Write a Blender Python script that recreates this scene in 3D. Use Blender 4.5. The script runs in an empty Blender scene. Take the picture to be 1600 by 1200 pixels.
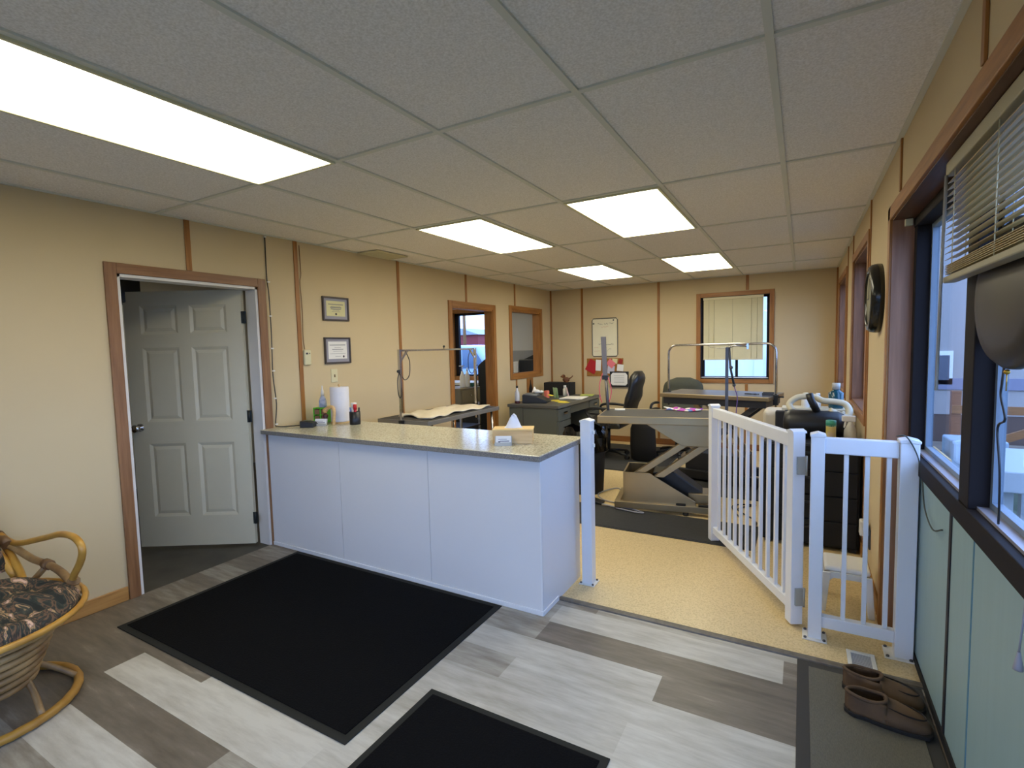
import bpy, bmesh, math, random
from mathutils import Vector, Matrix, Euler
random.seed(7)
PI = math.pi
SC = bpy.context.scene
COL = SC.collection

# ------------------------------------------------------------------ camera
F, YAW, PITCH, ROLL = 795.18, -.5185, .0718, -.0239
cy, sy, cp, sp = math.cos(YAW), math.sin(YAW), math.cos(PITCH), math.sin(PITCH)
fw = Vector((sy*cp, cy*cp, -sp)); rt = Vector((cy, -sy, 0)); up = rt.cross(fw)
cr, sr = math.cos(ROLL), math.sin(ROLL)
r2 = rt*cr + up*sr; u2 = up*cr - rt*sr
cam_d = bpy.data.cameras.new('camera'); cam = bpy.data.objects.new('camera', cam_d); COL.objects.link(cam)
cam_d.sensor_fit = 'HORIZONTAL'; cam_d.sensor_width = 36; cam_d.lens = F/1600*36
cam_d.clip_start = .02; cam_d.clip_end = 300
M = Matrix((r2, u2, -fw)).transposed().to_4x4(); M.translation = Vector((3.5183, -1.7351, 1.4651))
cam.matrix_world = M
SC.camera = cam
# ------------------------------------------------------------------ light and exposure
SC.view_settings.view_transform = 'Standard'; SC.view_settings.look = 'None'
SC.view_settings.exposure = 0.0; SC.view_settings.gamma = 1; SC.view_settings.use_curve_mapping = False
LAMP_E = 10.5
SKY_E = 5.6
W = bpy.data.worlds.new('overcast_sky'); SC.world = W; W.use_nodes = True
nt = W.node_tree; nt.nodes.clear()
wo = nt.nodes.new('ShaderNodeOutputWorld'); bg = nt.nodes.new('ShaderNodeBackground')
tc = nt.nodes.new('ShaderNodeTexCoord'); nz = nt.nodes.new('ShaderNodeTexNoise'); rp = nt.nodes.new('ShaderNodeValToRGB')
nz.inputs['Scale'].default_value = 3; nz.inputs['Detail'].default_value = 5
rp.color_ramp.elements[0].position = .35; rp.color_ramp.elements[0].color = (.30, .50, 1.05, 1)
rp.color_ramp.elements[1].position = .7; rp.color_ramp.elements[1].color = (.54, .74, 1.2, 1)
nt.links.new(tc.outputs['Generated'], nz.inputs['Vector']); nt.links.new(nz.outputs['Fac'], rp.inputs['Fac'])
nt.links.new(rp.outputs['Color'], bg.inputs['Color']); bg.inputs['Strength'].default_value = SKY_E
nt.links.new(bg.outputs[0], wo.inputs[0])
sun_d = bpy.data.lights.new('weak_sun', 'SUN'); sun_d.energy = .25; sun_d.angle = .6; sun_d.color = (.8, .9, 1)
sun = bpy.data.objects.new('weak_sun', sun_d); COL.objects.link(sun); sun.rotation_euler = (math.radians(50), 0, math.radians(140))

# ------------------------------------------------------------------ materials
def lin(c):
    return tuple(((v/255)/12.92 if v/255 <= .04045 else ((v/255+.055)/1.055)**2.4) for v in c)
MATS = {}
def mat(name, rgb, rough=.6, metal=0, var=0, scale=8, bump=0, emit=None, spec=.5, stretch=None, rgb2=None, thin=None, detail=4):
    if name in MATS: return MATS[name]
    m = bpy.data.materials.new(name); m.use_nodes = True; n = m.node_tree; b = n.nodes['Principled BSDF']
    c = lin(rgb)+(1,)
    b.inputs['Base Color'].default_value = c; b.inputs['Roughness'].default_value = rough; b.inputs['Metallic'].default_value = metal
    b.inputs['Specular IOR Level'].default_value = spec
    if emit:
        b.inputs['Emission Color'].default_value = emit[0]+(1,); b.inputs['Emission Strength'].default_value = emit[1]
    t = n.nodes.new('ShaderNodeTexCoord'); mp = n.nodes.new('ShaderNodeMapping'); n.links.new(t.outputs['Object'], mp.inputs[0])
    if stretch: mp.inputs['Scale'].default_value = stretch
    nn = n.nodes.new('ShaderNodeTexNoise'); nn.inputs['Scale'].default_value = scale; nn.inputs['Detail'].default_value = detail
    n.links.new(mp.outputs[0], nn.inputs['Vector'])
    r = n.nodes.new('ShaderNodeValToRGB'); r.color_ramp.elements[0].position = .3; r.color_ramp.elements[1].position = .7
    c2 = lin(rgb2)+(1,) if rgb2 else tuple(v*(1-(var or .03)) for v in c[:3])+(1,)
    r.color_ramp.elements[0].color = c2; r.color_ramp.elements[1].color = c
    n.links.new(nn.outputs['Fac'], r.inputs['Fac']); n.links.new(r.outputs['Color'], b.inputs['Base Color'])
    if bump:
        bp = n.nodes.new('ShaderNodeBump'); bp.inputs['Strength'].default_value = bump; bp.inputs['Distance'].default_value = .004
        n.links.new(nn.outputs['Fac'], bp.inputs['Height']); n.links.new(bp.outputs[0], b.inputs['Normal'])
    MATS[name] = m; return m
def wood(name, rgb, rgb2, axis='z', rough=.45, sc=6):
    st = {'x': (.6, 9, 9), 'y': (9, .6, 9), 'z': (9, 9, .6)}[axis]
    return mat(name, rgb, rough, rgb2=rgb2, stretch=st, scale=sc, bump=.15, detail=6)
def glass(name, tint=(.92, .97, 1)):
    if name in MATS: return MATS[name]
    m = bpy.data.materials.new(name); m.use_nodes = True; n = m.node_tree; n.nodes.clear()
    o = n.nodes.new('ShaderNodeOutputMaterial'); tr = n.nodes.new('ShaderNodeBsdfTransparent'); g = n.nodes.new('ShaderNodeBsdfGlossy')
    tr.inputs[0].default_value = tint+(1,); g.inputs['Roughness'].default_value = .02
    lw = n.nodes.new('ShaderNodeLayerWeight'); lw.inputs[0].default_value = .5; pw = n.nodes.new('ShaderNodeMath'); pw.operation = 'POWER'; pw.inputs[1].default_value = 5
    fr = n.nodes.new('ShaderNodeMath'); fr.operation = 'MULTIPLY_ADD'; fr.inputs[1].default_value = .6; fr.inputs[2].default_value = .03; mx = n.nodes.new('ShaderNodeMixShader')
    n.links.new(lw.outputs['Facing'], pw.inputs[0]); n.links.new(pw.outputs[0], fr.inputs[0]); n.links.new(fr.outputs[0], mx.inputs[0]); n.links.new(tr.outputs[0], mx.inputs[1]); n.links.new(g.outputs[0], mx.inputs[2])
    n.links.new(mx.outputs[0], o.inputs[0]); MATS[name] = m; return m

WALL = mat('beige_wall_paint', (205, 185, 147), .85, var=.04, scale=2)
GREYWALL = mat('off_white_wall_paint', (205, 203, 198), .85, scale=2)
TILE = mat('ceiling_tile', (246, 242, 236), .95, rgb2=(222, 217, 208), scale=140, bump=.35, detail=2)
TBAR = mat('ceiling_bar_paint', (214, 214, 200), .5)
OAKZ = wood('oak_trim_upright', (170, 116, 56), (136, 86, 36), 'z'); OAKY = wood('oak_trim_along', (170, 116, 56), (136, 86, 36), 'y')
OAKX = wood('oak_trim_across', (170, 116, 56), (136, 86, 36), 'x')
FRZ = wood('door_casing_upright', (148, 106, 68), (118, 80, 48), 'z'); FRY = wood('door_casing_along', (148, 106, 68), (118, 80, 48), 'y')
FRX = wood('door_casing_across', (140, 88, 52), (110, 66, 38), 'x')
BASEY = wood('light_oak_base', (190, 142, 78), (160, 112, 56), 'y')
BASEX = wood('light_oak_base_x', (150, 98, 50), (120, 76, 38), 'x')
PINE = wood('pale_pine', (222, 186, 130), (204, 162, 104), 'x')
WHITE = mat('white_vinyl', (226, 228, 232), .3)
PANEL = mat('white_panel', (222, 222, 224), .35, var=.02, scale=2)
DOORW = mat('white_door_paint', (208, 200, 174), .45)
JAMBW = mat('white_jamb_paint', (222, 218, 212), .5)
BLK = mat('black_plastic', (24, 25, 28), .4); BLKM = mat('black_matte', (16, 16, 18), .8); DGREY = mat('dark_grey', (60, 62, 66), .5)
FRAMEB = mat('dark_window_frame', (28, 23, 25), .7, spec=.2); STEEL = mat('brushed_steel', (172, 154, 120), .34, .9, var=.15, scale=3)
CHROME = mat('chrome', (200, 200, 205), .12, 1); DSTEEL = mat('dark_steel', (96, 94, 96), .35, .7)
RUBBER = mat('ribbed_rubber', (62, 60, 58), .7, var=.2, scale=60, bump=.3)
DESK = mat('green_grey_desk_paint', (92, 97, 92), .45, .1); DESKT = mat('desk_top_laminate', (82, 82, 80), .4)
CUSH = None
MATBLK = mat('black_carpet', (15, 15, 16), .95, var=.4, scale=120, bump=.8, spec=.1); MATEDGE = mat('mat_rubber_edge', (30, 31, 28), .75, spec=.3)
MATGR = mat('grey_brown_carpet', (108, 104, 92), .95, var=.25, scale=90, bump=.6, stretch=(4, 1, 1)); MATDK = mat('dark_grey_mat', (52, 52, 52), .8, var=.2, scale=50, bump=.4)
MATEDG3 = mat('dark_mat_border', (52, 50, 47), .7)
PANELBL = mat('pale_blue_green_panel', (146, 172, 174), .5, var=.05, scale=3, stretch=(1, 12, .5))
RATTAN = mat('rattan_cane', (196, 148, 62), .35, rgb2=(150, 104, 40), scale=7, bump=.15); RATTAND = mat('rattan_binding', (128, 96, 60), .5, rgb2=(90, 62, 36), scale=20)
RATTANP = mat('worn_rattan', (178, 142, 90), .42, rgb2=(118, 86, 50), scale=9)
PAPER = mat('white_paper', (232, 230, 226), .8); CREAM = mat('cream_paper', (214, 208, 160), .8); INK = mat('ink', (60, 60, 70), .7); INKL = mat('pale_ink', (120, 120, 130), .8)
PEWTER = mat('pewter_frame', (78, 70, 66), .35, .4); MATBD = mat('grey_mat_board', (150, 148, 158), .7); GLS = glass('window_glass')
LAMG = mat('laminate_edge', (150, 146, 140), .4, rgb2=(96, 92, 88), scale=160)
CREAMPL = mat('cream_plastic', (214, 206, 168), .5); LEATH = mat('black_leather', (26, 27, 28), .38, var=.2, scale=30, bump=.2)
GREENF = mat('olive_grey_fabric', (72, 74, 62), .8, var=.15, scale=60, bump=.3)
YEL = mat('yellow_paper', (226, 206, 70), .8); PINK = mat('pink_paper', (226, 120, 130), .8); RED = mat('red_paper', (176, 22, 34), .6); GRN = mat('lime_green_plastic', (98, 190, 48), .5)
LGRN = mat('pale_green_paper', (178, 208, 160), .8); CORK = mat('cork', (168, 116, 50), .9, rgb2=(140, 92, 38), scale=60)
WPLAS = mat('white_plastic', (226, 224, 218), .4); BROWNF = mat('brown_figurine_paint', (122, 74, 36), .6, rgb2=(80, 44, 22), scale=14)
TOWEL = mat('cream_towel', (226, 214, 190), .95, var=.1, scale=40, bump=.6); BROWNL = mat('brown_leather', (104, 80, 56), .8, rgb2=(74, 54, 38), scale=10, bump=.2)
DKLIN = mat('shoe_lining', (34, 26, 22), .9); SOLE = mat('dark_sole', (30, 26, 24), .8); TISSUE = mat('tissue', (240, 240, 240), .8)
BAG = mat('black_bin_bag', (12, 12, 14), .18, bump=.6, scale=20); BLIND = mat('almond_blind', (216, 206, 168), .5); BLINDD = mat('tan_blind', (160, 150, 118), .45)
HINGE = mat('dark_hinge', (58, 62, 62), .4, .8); TEAL = mat('teal_liquid', (18, 70, 84), .15); CLEARP = mat('clear_plastic', (180, 178, 170), .15)
GREY = mat('grey_cable', (150, 150, 160), .5); CLOCKF = mat('clock_face', (150, 148, 120), .6)

def floor_planks():
    m = bpy.data.materials.new('grey_wood_planks'); m.use_nodes = True; n = m.node_tree; b = n.nodes['Principled BSDF']; b.inputs['Roughness'].default_value = .42
    a = n.nodes.new('ShaderNodeAttribute'); a.attribute_name = 'tone'
    t = n.nodes.new('ShaderNodeTexCoord'); mp = n.nodes.new('ShaderNodeMapping'); mp.inputs['Scale'].default_value = (1.2, 7, 1)
    n1 = n.nodes.new('ShaderNodeTexNoise'); n1.inputs['Scale'].default_value = 4; n1.inputs['Detail'].default_value = 8; n1.inputs['Roughness'].default_value = .65
    n2 = n.nodes.new('ShaderNodeTexNoise'); n2.inputs['Scale'].default_value = 1.6; n2.inputs['Detail'].default_value = 3
    n.links.new(t.outputs['Object'], mp.inputs[0]); n.links.new(mp.outputs[0], n1.inputs[0]); n.links.new(mp.outputs[0], n2.inputs[0])
    r = n.nodes.new('ShaderNodeValToRGB'); e = r.color_ramp.elements
    e[0].position = 0; e[0].color = lin((84, 76, 64))+(1,); e[1].position = 1; e[1].color = lin((196, 192, 180))+(1,)
    k = e.new(.35); k.color = lin((118, 108, 94))+(1,); k = e.new(.65); k.color = lin((164, 158, 144))+(1,)
    s1 = n.nodes.new('ShaderNodeMath'); s1.operation = 'MULTIPLY_ADD'; s1.inputs[1].default_value = .8; s1.inputs[2].default_value = -.4
    s2 = n.nodes.new('ShaderNodeMath'); s2.operation = 'MULTIPLY_ADD'; s2.inputs[1].default_value = .6; s2.inputs[2].default_value = -.3
    ad = n.nodes.new('ShaderNodeMath'); ad.operation = 'ADD'; ad2 = n.nodes.new('ShaderNodeMath'); ad2.operation = 'ADD'
    n.links.new(n1.outputs['Fac'], s1.inputs[0]); n.links.new(n2.outputs['Fac'], s2.inputs[0])
    n.links.new(s1.outputs[0], ad.inputs[0]); n.links.new(s2.outputs[0], ad.inputs[1]); n.links.new(ad.outputs[0], ad2.inputs[0]); n.links.new(a.outputs['Fac'], ad2.inputs[1])
    n.links.new(ad2.outputs[0], r.inputs[0]); n.links.new(r.outputs[0], b.inputs['Base Color'])
    return m
def speckle(name, base, dark, scale, light=None, rough=.3, warm=False):
    m = bpy.data.materials.new(name); m.use_nodes = True; n = m.node_tree; b = n.nodes['Principled BSDF']; b.inputs['Roughness'].default_value = rough
    t = n.nodes.new('ShaderNodeTexCoord'); n1 = n.nodes.new('ShaderNodeTexNoise'); n1.inputs['Scale'].default_value = scale; n1.inputs['Detail'].default_value = 3
    n.links.new(t.outputs['Object'], n1.inputs[0]); r = n.nodes.new('ShaderNodeValToRGB'); e = r.color_ramp.elements
    e[0].position = .36; e[0].color = lin(dark)+(1,); e[1].position = .5; e[1].color = lin(base)+(1,)
    k = e.new(.68); k.color = lin(light or base)+(1,)
    n.links.new(n1.outputs['Fac'], r.inputs[0]); n.links.new(r.outputs[0], b.inputs['Base Color']); return m
LAMT = speckle('speckled_laminate', (196, 192, 170), (156, 150, 130), 110, (208, 204, 184), .16)
VINYL = speckle('beige_vinyl', (216, 192, 142), (196, 170, 122), 130, (222, 198, 150), .35)
def camo():
    m = bpy.data.materials.new('camouflage_leaf_fabric'); m.use_nodes = True; n = m.node_tree; b = n.nodes['Principled BSDF']; b.inputs['Roughness'].default_value = .9
    t = n.nodes.new('ShaderNodeTexCoord'); mp = n.nodes.new('ShaderNodeMapping'); mp.inputs['Scale'].default_value = (7, 15, 8); mp.inputs['Rotation'].default_value = (0, 0, .6)
    v = n.nodes.new('ShaderNodeTexNoise'); v.inputs['Scale'].default_value = 1; v.inputs['Detail'].default_value = 5; v.inputs['Distortion'].default_value = 1.6
    n.links.new(t.outputs['Object'], mp.inputs[0]); n.links.new(mp.outputs[0], v.inputs[0]); r = n.nodes.new('ShaderNodeValToRGB'); r.color_ramp.interpolation = 'LINEAR'; e = r.color_ramp.elements
    e[0].position = .38; e[0].color = lin((26, 30, 28))+(1,); e[1].position = .66; e[1].color = lin((206, 172, 150))+(1,)
    for p, c in ((.44, (44, 52, 46)), (.48, (112, 84, 62)), (.51, (36, 36, 32)), (.56, (60, 62, 54)), (.585, (176, 142, 100)), (.62, (96, 74, 72))):
        k = e.new(p); k.color = lin(c)+(1,)
    n.links.new(v.outputs['Fac'], r.inputs[0]); n.links.new(r.outputs[0], b.inputs['Base Color']); return m
CUSH = camo()

# ------------------------------------------------------------------ mesh helpers
class MB:
    def __init__(s): s.bm = bmesh.new(); s.mi = 0
    def _tag(s, before):
        for f in s.bm.faces[before:] if False else list(s.bm.faces)[before:]: f.material_index = s.mi
    def box(s, x0, x1, y0, y1, z0, z1, rot=None, piv=None):
        n = len(s.bm.faces); vs = [s.bm.verts.new((x, y, z)) for x in (x0, x1) for y in (y0, y1) for z in (z0, z1)]
        if rot is not None:
            p = Vector(piv) if piv else Vector(((x0+x1)/2, (y0+y1)/2, (z0+z1)/2))
            R = Euler(rot).to_matrix()
            for v in vs: v.co = R @ (v.co-p) + p
        for f in ((0, 1, 3, 2), (4, 6, 7, 5), (0, 4, 5, 1), (2, 3, 7, 6), (0, 2, 6, 4), (1, 5, 7, 3)): s.bm.faces.new([vs[i] for i in f]).material_index = s.mi
        return s
    def prism(s, pts, axis, a, b):
        # polygon pts in the two other axes, extruded along axis from a to b
        def mk(p, t):
            if axis == 'y': return (p[0], t, p[1])
            if axis == 'x': return (t, p[0], p[1])
            return (p[0], p[1], t)
        A = [s.bm.verts.new(mk(p, a)) for p in pts]; B = [s.bm.verts.new(mk(p, b)) for p in pts]; n = len(pts)
        s.bm.faces.new(A).material_index = s.mi; s.bm.faces.new(B[::-1]).material_index = s.mi
        for i in range(n): s.bm.faces.new((A[i], B[i], B[(i+1) % n], A[(i+1) % n])).material_index = s.mi
        return s
    def tube(s, pts, r, seg=8, closed=False, smooth=1, cap=True):
        P = [Vector(p) for p in pts]
        if smooth > 1 and len(P) > 2:
            Q = []; n = len(P)
            rng = range(n if closed else n-1)
            for i in rng:
                p0 = P[(i-1) % n] if (closed or i > 0) else P[0]*2-P[1]
                p1, p2 = P[i], P[(i+1) % n]
                p3 = P[(i+2) % n] if (closed or i+2 < n) else P[-1]*2-P[-2]
                for k in range(smooth):
                    t = k/smooth
                    Q.append(.5*((2*p1)+(-p0+p2)*t+(2*p0-5*p1+4*p2-p3)*t*t+(-p0+3*p1-3*p2+p3)*t**3))
            if not closed: Q.append(P[-1])
            P = Q
        n = len(P); rings = []; prev = None
        R = r if isinstance(r, (list, tuple)) else None
        for i in range(n):
            a = P[(i-1) % n] if (closed or i) else P[i]; b = P[(i+1) % n] if (closed or i < n-1) else P[i]
            d = (b-a).normalized() if (b-a).length > 1e-9 else Vector((0, 0, 1))
            if prev is None:
                e = Vector((0, 0, 1)) if abs(d.z) < .9 else Vector((1, 0, 0)); u = d.cross(e).normalized()
            else:
                u = (prev - d*prev.dot(d)); u = u.normalized() if u.length > 1e-6 else d.orthogonal().normalized()
            prev = u; v = d.cross(u); rr = (R[0]+(R[1]-R[0])*i/(n-1)) if R else r
            rings.append([s.bm.verts.new(P[i]+(u*math.cos(2*PI*k/seg)+v*math.sin(2*PI*k/seg))*rr) for k in range(seg)])
        m = n if closed else n-1
        for i in range(m):
            A, B = rings[i], rings[(i+1) % n]
            for k in range(seg):
                f = s.bm.faces.new((A[k], A[(k+1) % seg], B[(k+1) % seg], B[k])); f.smooth = True; f.material_index = s.mi
        if not closed and cap:
            s.bm.faces.new(rings[0][::-1]).material_index = s.mi; s.bm.faces.new(rings[-1]).material_index = s.mi
        return s
    def lathe(s, prof, c=(0, 0, 0), axis='z', seg=24, sx=1, sy=1):
        # prof: list of (radius, height)
        c = Vector(c); rings = []
        for r, h in prof:
            ring = []
            for k in range(seg):
                a = 2*PI*k/seg; p = (math.cos(a)*r*sx, math.sin(a)*r*sy, h)
                if axis == 'x': p = (p[2], p[0], p[1])
                if axis == 'y': p = (p[0], p[2], p[1])
                ring.append(s.bm.verts.new(c+Vector(p)))
            rings.append(ring)
        for A, B in zip(rings, rings[1:]):
            for k in range(seg):
                f = s.bm.faces.new((A[k], A[(k+1) % seg], B[(k+1) % seg], B[k])); f.smooth = True; f.material_index = s.mi
        s.bm.faces.new(rings[0][::-1]).material_index = s.mi; s.bm.faces.new(rings[-1]).material_index = s.mi
        return s
    def ball(s, c, r, sc=(1, 1, 1), seg=14):
        prof = [(max(math.sin(PI*i/9), .02)*r, -math.cos(PI*i/9)*r*sc[2]) for i in range(10)]
        return s.lathe(prof, c, seg=seg, sx=sc[0], sy=sc[1])
    def grid(s, fn, nu, nv, smooth=True):
        V = [[s.bm.verts.new(fn(i/nu, j/nv)) for j in range(nv+1)] for i in range(nu+1)]
        for i in range(nu):
            for j in range(nv):
                f = s.bm.faces.new((V[i][j], V[i+1][j], V[i+1][j+1], V[i][j+1])); f.smooth = smooth; f.material_index = s.mi
        return s
def pmat(o):  # world matrix of thing root (roots are unparented, parts share its frame)
    while o.parent: o = o.parent
    return Matrix.Translation(o.location) @ o.rotation_euler.to_matrix().to_4x4()
def obj(name, mb, m, parent=None, world=False, bevel=0, bseg=2, origin=None, solid=0, subsurf=0):
    bm = mb.bm
    bmesh.ops.recalc_face_normals(bm, faces=bm.faces)
    me = bpy.data.meshes.new(name)
    if parent is not None and world: bm.transform(pmat(parent).inverted())
    if parent is None:
        if origin is None:
            lo = [min(v.co[i] for v in bm.verts) for i in range(3)]; hi = [max(v.co[i] for v in bm.verts) for i in range(3)]
            origin = ((lo[0]+hi[0])/2, (lo[1]+hi[1])/2, lo[2])
        bm.transform(Matrix.Translation(-Vector(origin)))
    bm.to_mesh(me); bm.free()
    for mm in (m if isinstance(m, (list, tuple)) else [m]): me.materials.append(mm)
    o = bpy.data.objects.new(name, me); COL.objects.link(o)
    if parent is not None: o.parent = parent
    else: o.location = origin
    if bevel:
        b = o.modifiers.new('bevel', 'BEVEL'); b.width = bevel; b.segments = bseg; b.limit_method = 'ANGLE'; b.angle_limit = .6
    if solid:
        b = o.modifiers.new('solid', 'SOLIDIFY'); b.thickness = solid
    if subsurf:
        b = o.modifiers.new('sub', 'SUBSURF'); b.levels = subsurf; b.render_levels = subsurf
    return o
def tag(o, label, cat, group=None, kind=None):
    o['label'] = label; o['category'] = cat
    if group: o['group'] = group
    if kind: o['kind'] = kind
    return o
def thing(name, label, cat, loc=(0, 0, 0), rz=0, group=None):
    o = bpy.data.objects.new(name, None); COL.objects.link(o); o.location = loc; o.rotation_euler = (0, 0, rz); o.empty_display_size = .1
    return tag(o, label, cat, group)
def struct(name, mb, m, label=None, parent=None, bevel=0, **k):
    o = obj(name, mb, m, parent, bevel=bevel, **k)
    if parent is None: o['kind'] = 'structure'
    return o
def sroot(name, loc=(0, 0, 0)):
    o = bpy.data.objects.new(name, None); COL.objects.link(o); o.location = loc; o['kind'] = 'structure'; o.empty_display_size = .1; return o
def B(*a, **k): return MB().box(*a, **k)
def holes(mb, plane, t0, t1, a0, a1, z0, z1, hs):
    # wall slab between t0,t1 across the plane axis, spanning a0..a1 and z0..z1, with rectangular holes (a,b,za,zb)
    xs = sorted(set([a0, a1]+[h[0] for h in hs]+[h[1] for h in hs])); zs = sorted(set([z0, z1]+[h[2] for h in hs]+[h[3] for h in hs]))
    for i in range(len(xs)-1):
        j = 0
        while j < len(zs)-1:
            def inside(jj):
                cx, cz = (xs[i]+xs[i+1])/2, (zs[jj]+zs[jj+1])/2
                return any(h[0] < cx < h[1] and h[2] < cz < h[3] for h in hs)
            if inside(j): j += 1; continue
            k = j
            while k+1 < len(zs)-1 and not inside(k+1): k += 1
            if plane == 'x': mb.box(t0, t1, xs[i], xs[i+1], zs[j], zs[k+1])
            else: mb.box(xs[i], xs[i+1], t0, t1, zs[j], zs[k+1])
            j = k+1
    return mb

# ------------------------------------------------------------------ room
H = 2.3507; XR = 3.894; YB = 5.737; YF = -3.4; XP = 3.985
# plank floor: one mesh, per-plank tone stored on the faces
fl = MB(); bm = fl.bm; lay = bm.faces.layers.float.new('tone')
rows = [.857, .81, .628, .447, .268, .103, -.07, -.228, -.387, -.547, -.718, -.89, -1.065, -1.243, -1.42, -1.6, -1.78, -1.96, -2.14, -2.32, -2.5, -2.68, -2.86, -3.04, -3.22, -3.4]
joints = {0: [(0, .62), (1.3, .45), (2.56, .66)], 1: [(0, .3), (.5, .5), (1.2, .6), (2.0, .62), (2.36, .82), (3.467, .35)], 2: [(0, .45), (.9, .4), (1.5, .5), (2.37, .22)],
 3: [(0, .3), (.6, .55), (1.4, .7), (1.9, .84), (3.003, .28)], 4: [(0, .5), (.45, .3), (1.5, .5), (2.05, .6), (2.363, .82)], 5: [(0, .3), (.7, .4), (2.0, .76), (2.95, .88)], 6: [(0, .4), (1.3, .6), (2.0, .75), (2.367, .84)],
 7: [(0, .3), (.6, .5), (1.6, .8), (2.6, .4)], 8: [(0, .26), (.8, .3), (1.2, .9), (2.4, .7)], 9: [(0, .25), (.708, .9), (2.0, .8)], 10: [(0, .2), (1.051, .22), (1.7, .5)], 11: [(0, .3), (.838, .85), (2.0, .4)], 12: [(0, .5), (1.4, .3), (2.3, .8)]}
def plank(x0, x1, y0, y1, t):
    f = bm.faces.new([bm.verts.new(p) for p in ((x0, y0, 0), (x1, y0, 0), (x1, y1, 0), (x0, y1, 0))]); f[lay] = t
for i in range(len(rows)-1):
    js = joints.get(i) or [(0, random.random()), (random.uniform(.6, 1.2), random.random()), (random.uniform(1.9, 2.6), random.random()), (3.3, random.random())]
    for k, (x, t) in enumerate(js):
        plank(x, js[k+1][0] if k+1 < len(js) else 3.99, rows[i+1], rows[i], t)
struct('floor', fl, floor_planks(), origin=(0, 0, 0))
struct('floor', B(0, XR+.1, .905, YB+.1, -.05, 0), VINYL)
struct('trim_1', MB().prism([(.857, -.01), (.862, .006), (.882, .009), (.9, .006), (.905, -.01)], 'x', 2.3, 3.985), mat('threshold_strip', (112, 104, 92), .5, rgb2=(90, 82, 72), scale=30))
struct('floor', B(-2.9, 0, -2.2, 2.75, -.05, -.004), mat('dark_slate_vinyl', (82, 78, 68), .5, rgb2=(62, 58, 50), scale=5))
struct('floor', B(-2.9, 0, 2.85, 5.95, -.05, -.004), mat('side_room_vinyl', (70, 66, 62), .5))
# ceiling: panel slab with grid bars
ce = sroot('ceiling')
obj('tile_panel', B(-2.95, XR+.25, YF-.1, 5.95, H+.004, H+.05), TILE, ce)
g = MB(); CX = [.407, 1.036, 1.627, 2.213, 2.819, 3.423]; RY = [-3.66, -2.44, -1.22, -.006, 1.216, 2.455, 3.656, 4.87]
for x in CX: g.box(x-.012, x+.012, YF, YB, H-.004, H+.004)
for y in RY[1:]: g.box(0, XR, y-.012, y+.012, H-.0035, H+.0045)
obj('grid_bars', g, TBAR, ce)
g = MB(); g.box(0, .02, YF, YB, H-.004, H+.004); g.box(XR-.02, XR, YF, YB, H-.004, H+.004); g.box(0, XR, YB-.02, YB, H-.004, H+.004)
obj('wall_angle', g, TBAR, ce)
# walls
DL = (-.245, .65, 0, 1.955); D2 = (3.06, 3.955, 0, 1.955); IW = (4.45, 5.335, 1.075, 1.98)
struct('wall_left', holes(MB(), 'x', -.11, 0, YF, YB, 0, H+.03, [DL, D2, IW]), WALL)
BW = (2.29, 3.145, .965, 2.085)
struct('wall_back', holes(MB(), 'y', YB, YB+.14, -.11, XR+.14, 0, H+.03, [BW]), WALL)
struct('wall_side_north', holes(MB(), 'y', YB, YB+.14, -2.9, -.11, 0, H+.03, [(-1.95, -.95, .96, 2.1)]), GREYWALL)
W2 = (2.36, 3.48, .95, 2.11); W3 = (4.23, 5.36, .95, 2.11)
wr = MB(); holes(wr, 'x', XR, XR+.14, 1.40, YB, 0, H+.03, [W2, W3]); wr.box(XR, XR+.14, YF, 1.40, 2.055, H+.03)
struct('wall_right', wr, WALL)
struct('wall_front', holes(MB(), 'y', YF-.14, YF, -.1, XR+.2, 0, H+.03, [(1.9, 3.8, 0, 2.03), (.6, 1.5, .95, 2.05)]), WALL)
# side rooms
struct('wall_side', MB().box(-2.95, -2.88, -2.2, 5.95, 0, H).box(-2.88, -.11, 2.75, 2.85, 0, H).box(-2.88, -.11, -2.3, -2.2, 0, H), GREYWALL)
# battens
i = 2
def strip(*a, m=OAKZ):
    global i
    struct('trim_%d' % i, B(*a), m, bevel=.002); i += 1
for y, z0 in ((.175, 2.02), (2.18, 0), (3.365, 2.02), (4.56, 2.045)): strip(0, .008, y-.018, y+.018, z0, H)
strip(0, .008, .978, 1.014, .896, H)
strip(0, .008, 4.54, 4.575, .0, 1.01)
strip(0, .022, YB-.022, YB, .08, H)
for x in (.54, 1.715): strip(x-.018, x+.018, YB-.008, YB, .08, H)
strip(2.86, 2.896, YB-.008, YB, 2.15, H); strip(2.86, 2.896, YB-.008, YB, .08, .9)
strip(XR-.02, XR, YB-.02, YB, .0, H)
for y in (-.05, 1.157): strip(XR-.008, XR, y-.014, y+.014, 2.12, H)
for y, z1 in ((2.3, 0), (3.583, 0), (4.15, 0)): strip(XR-.008, XR, y-.016, y+.016, 2.17 if 0 else .08, H)
# baseboards
struct('baseboard_left', MB().box(0, .012, YF, -.31, 0, .085).box(0, .012, 1.3, 2.99, 0, .085).box(0, .012, 4.02, YB, 0, .085), BASEY, bevel=.004)
struct('baseboard_back', B(.0, XR, YB-.012, YB, 0, .085), BASEX, bevel=.004)
struct('baseboard_right', B(XR-.012, XR, 1.47, YB, 0, .085), BASEY, bevel=.004)
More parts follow.
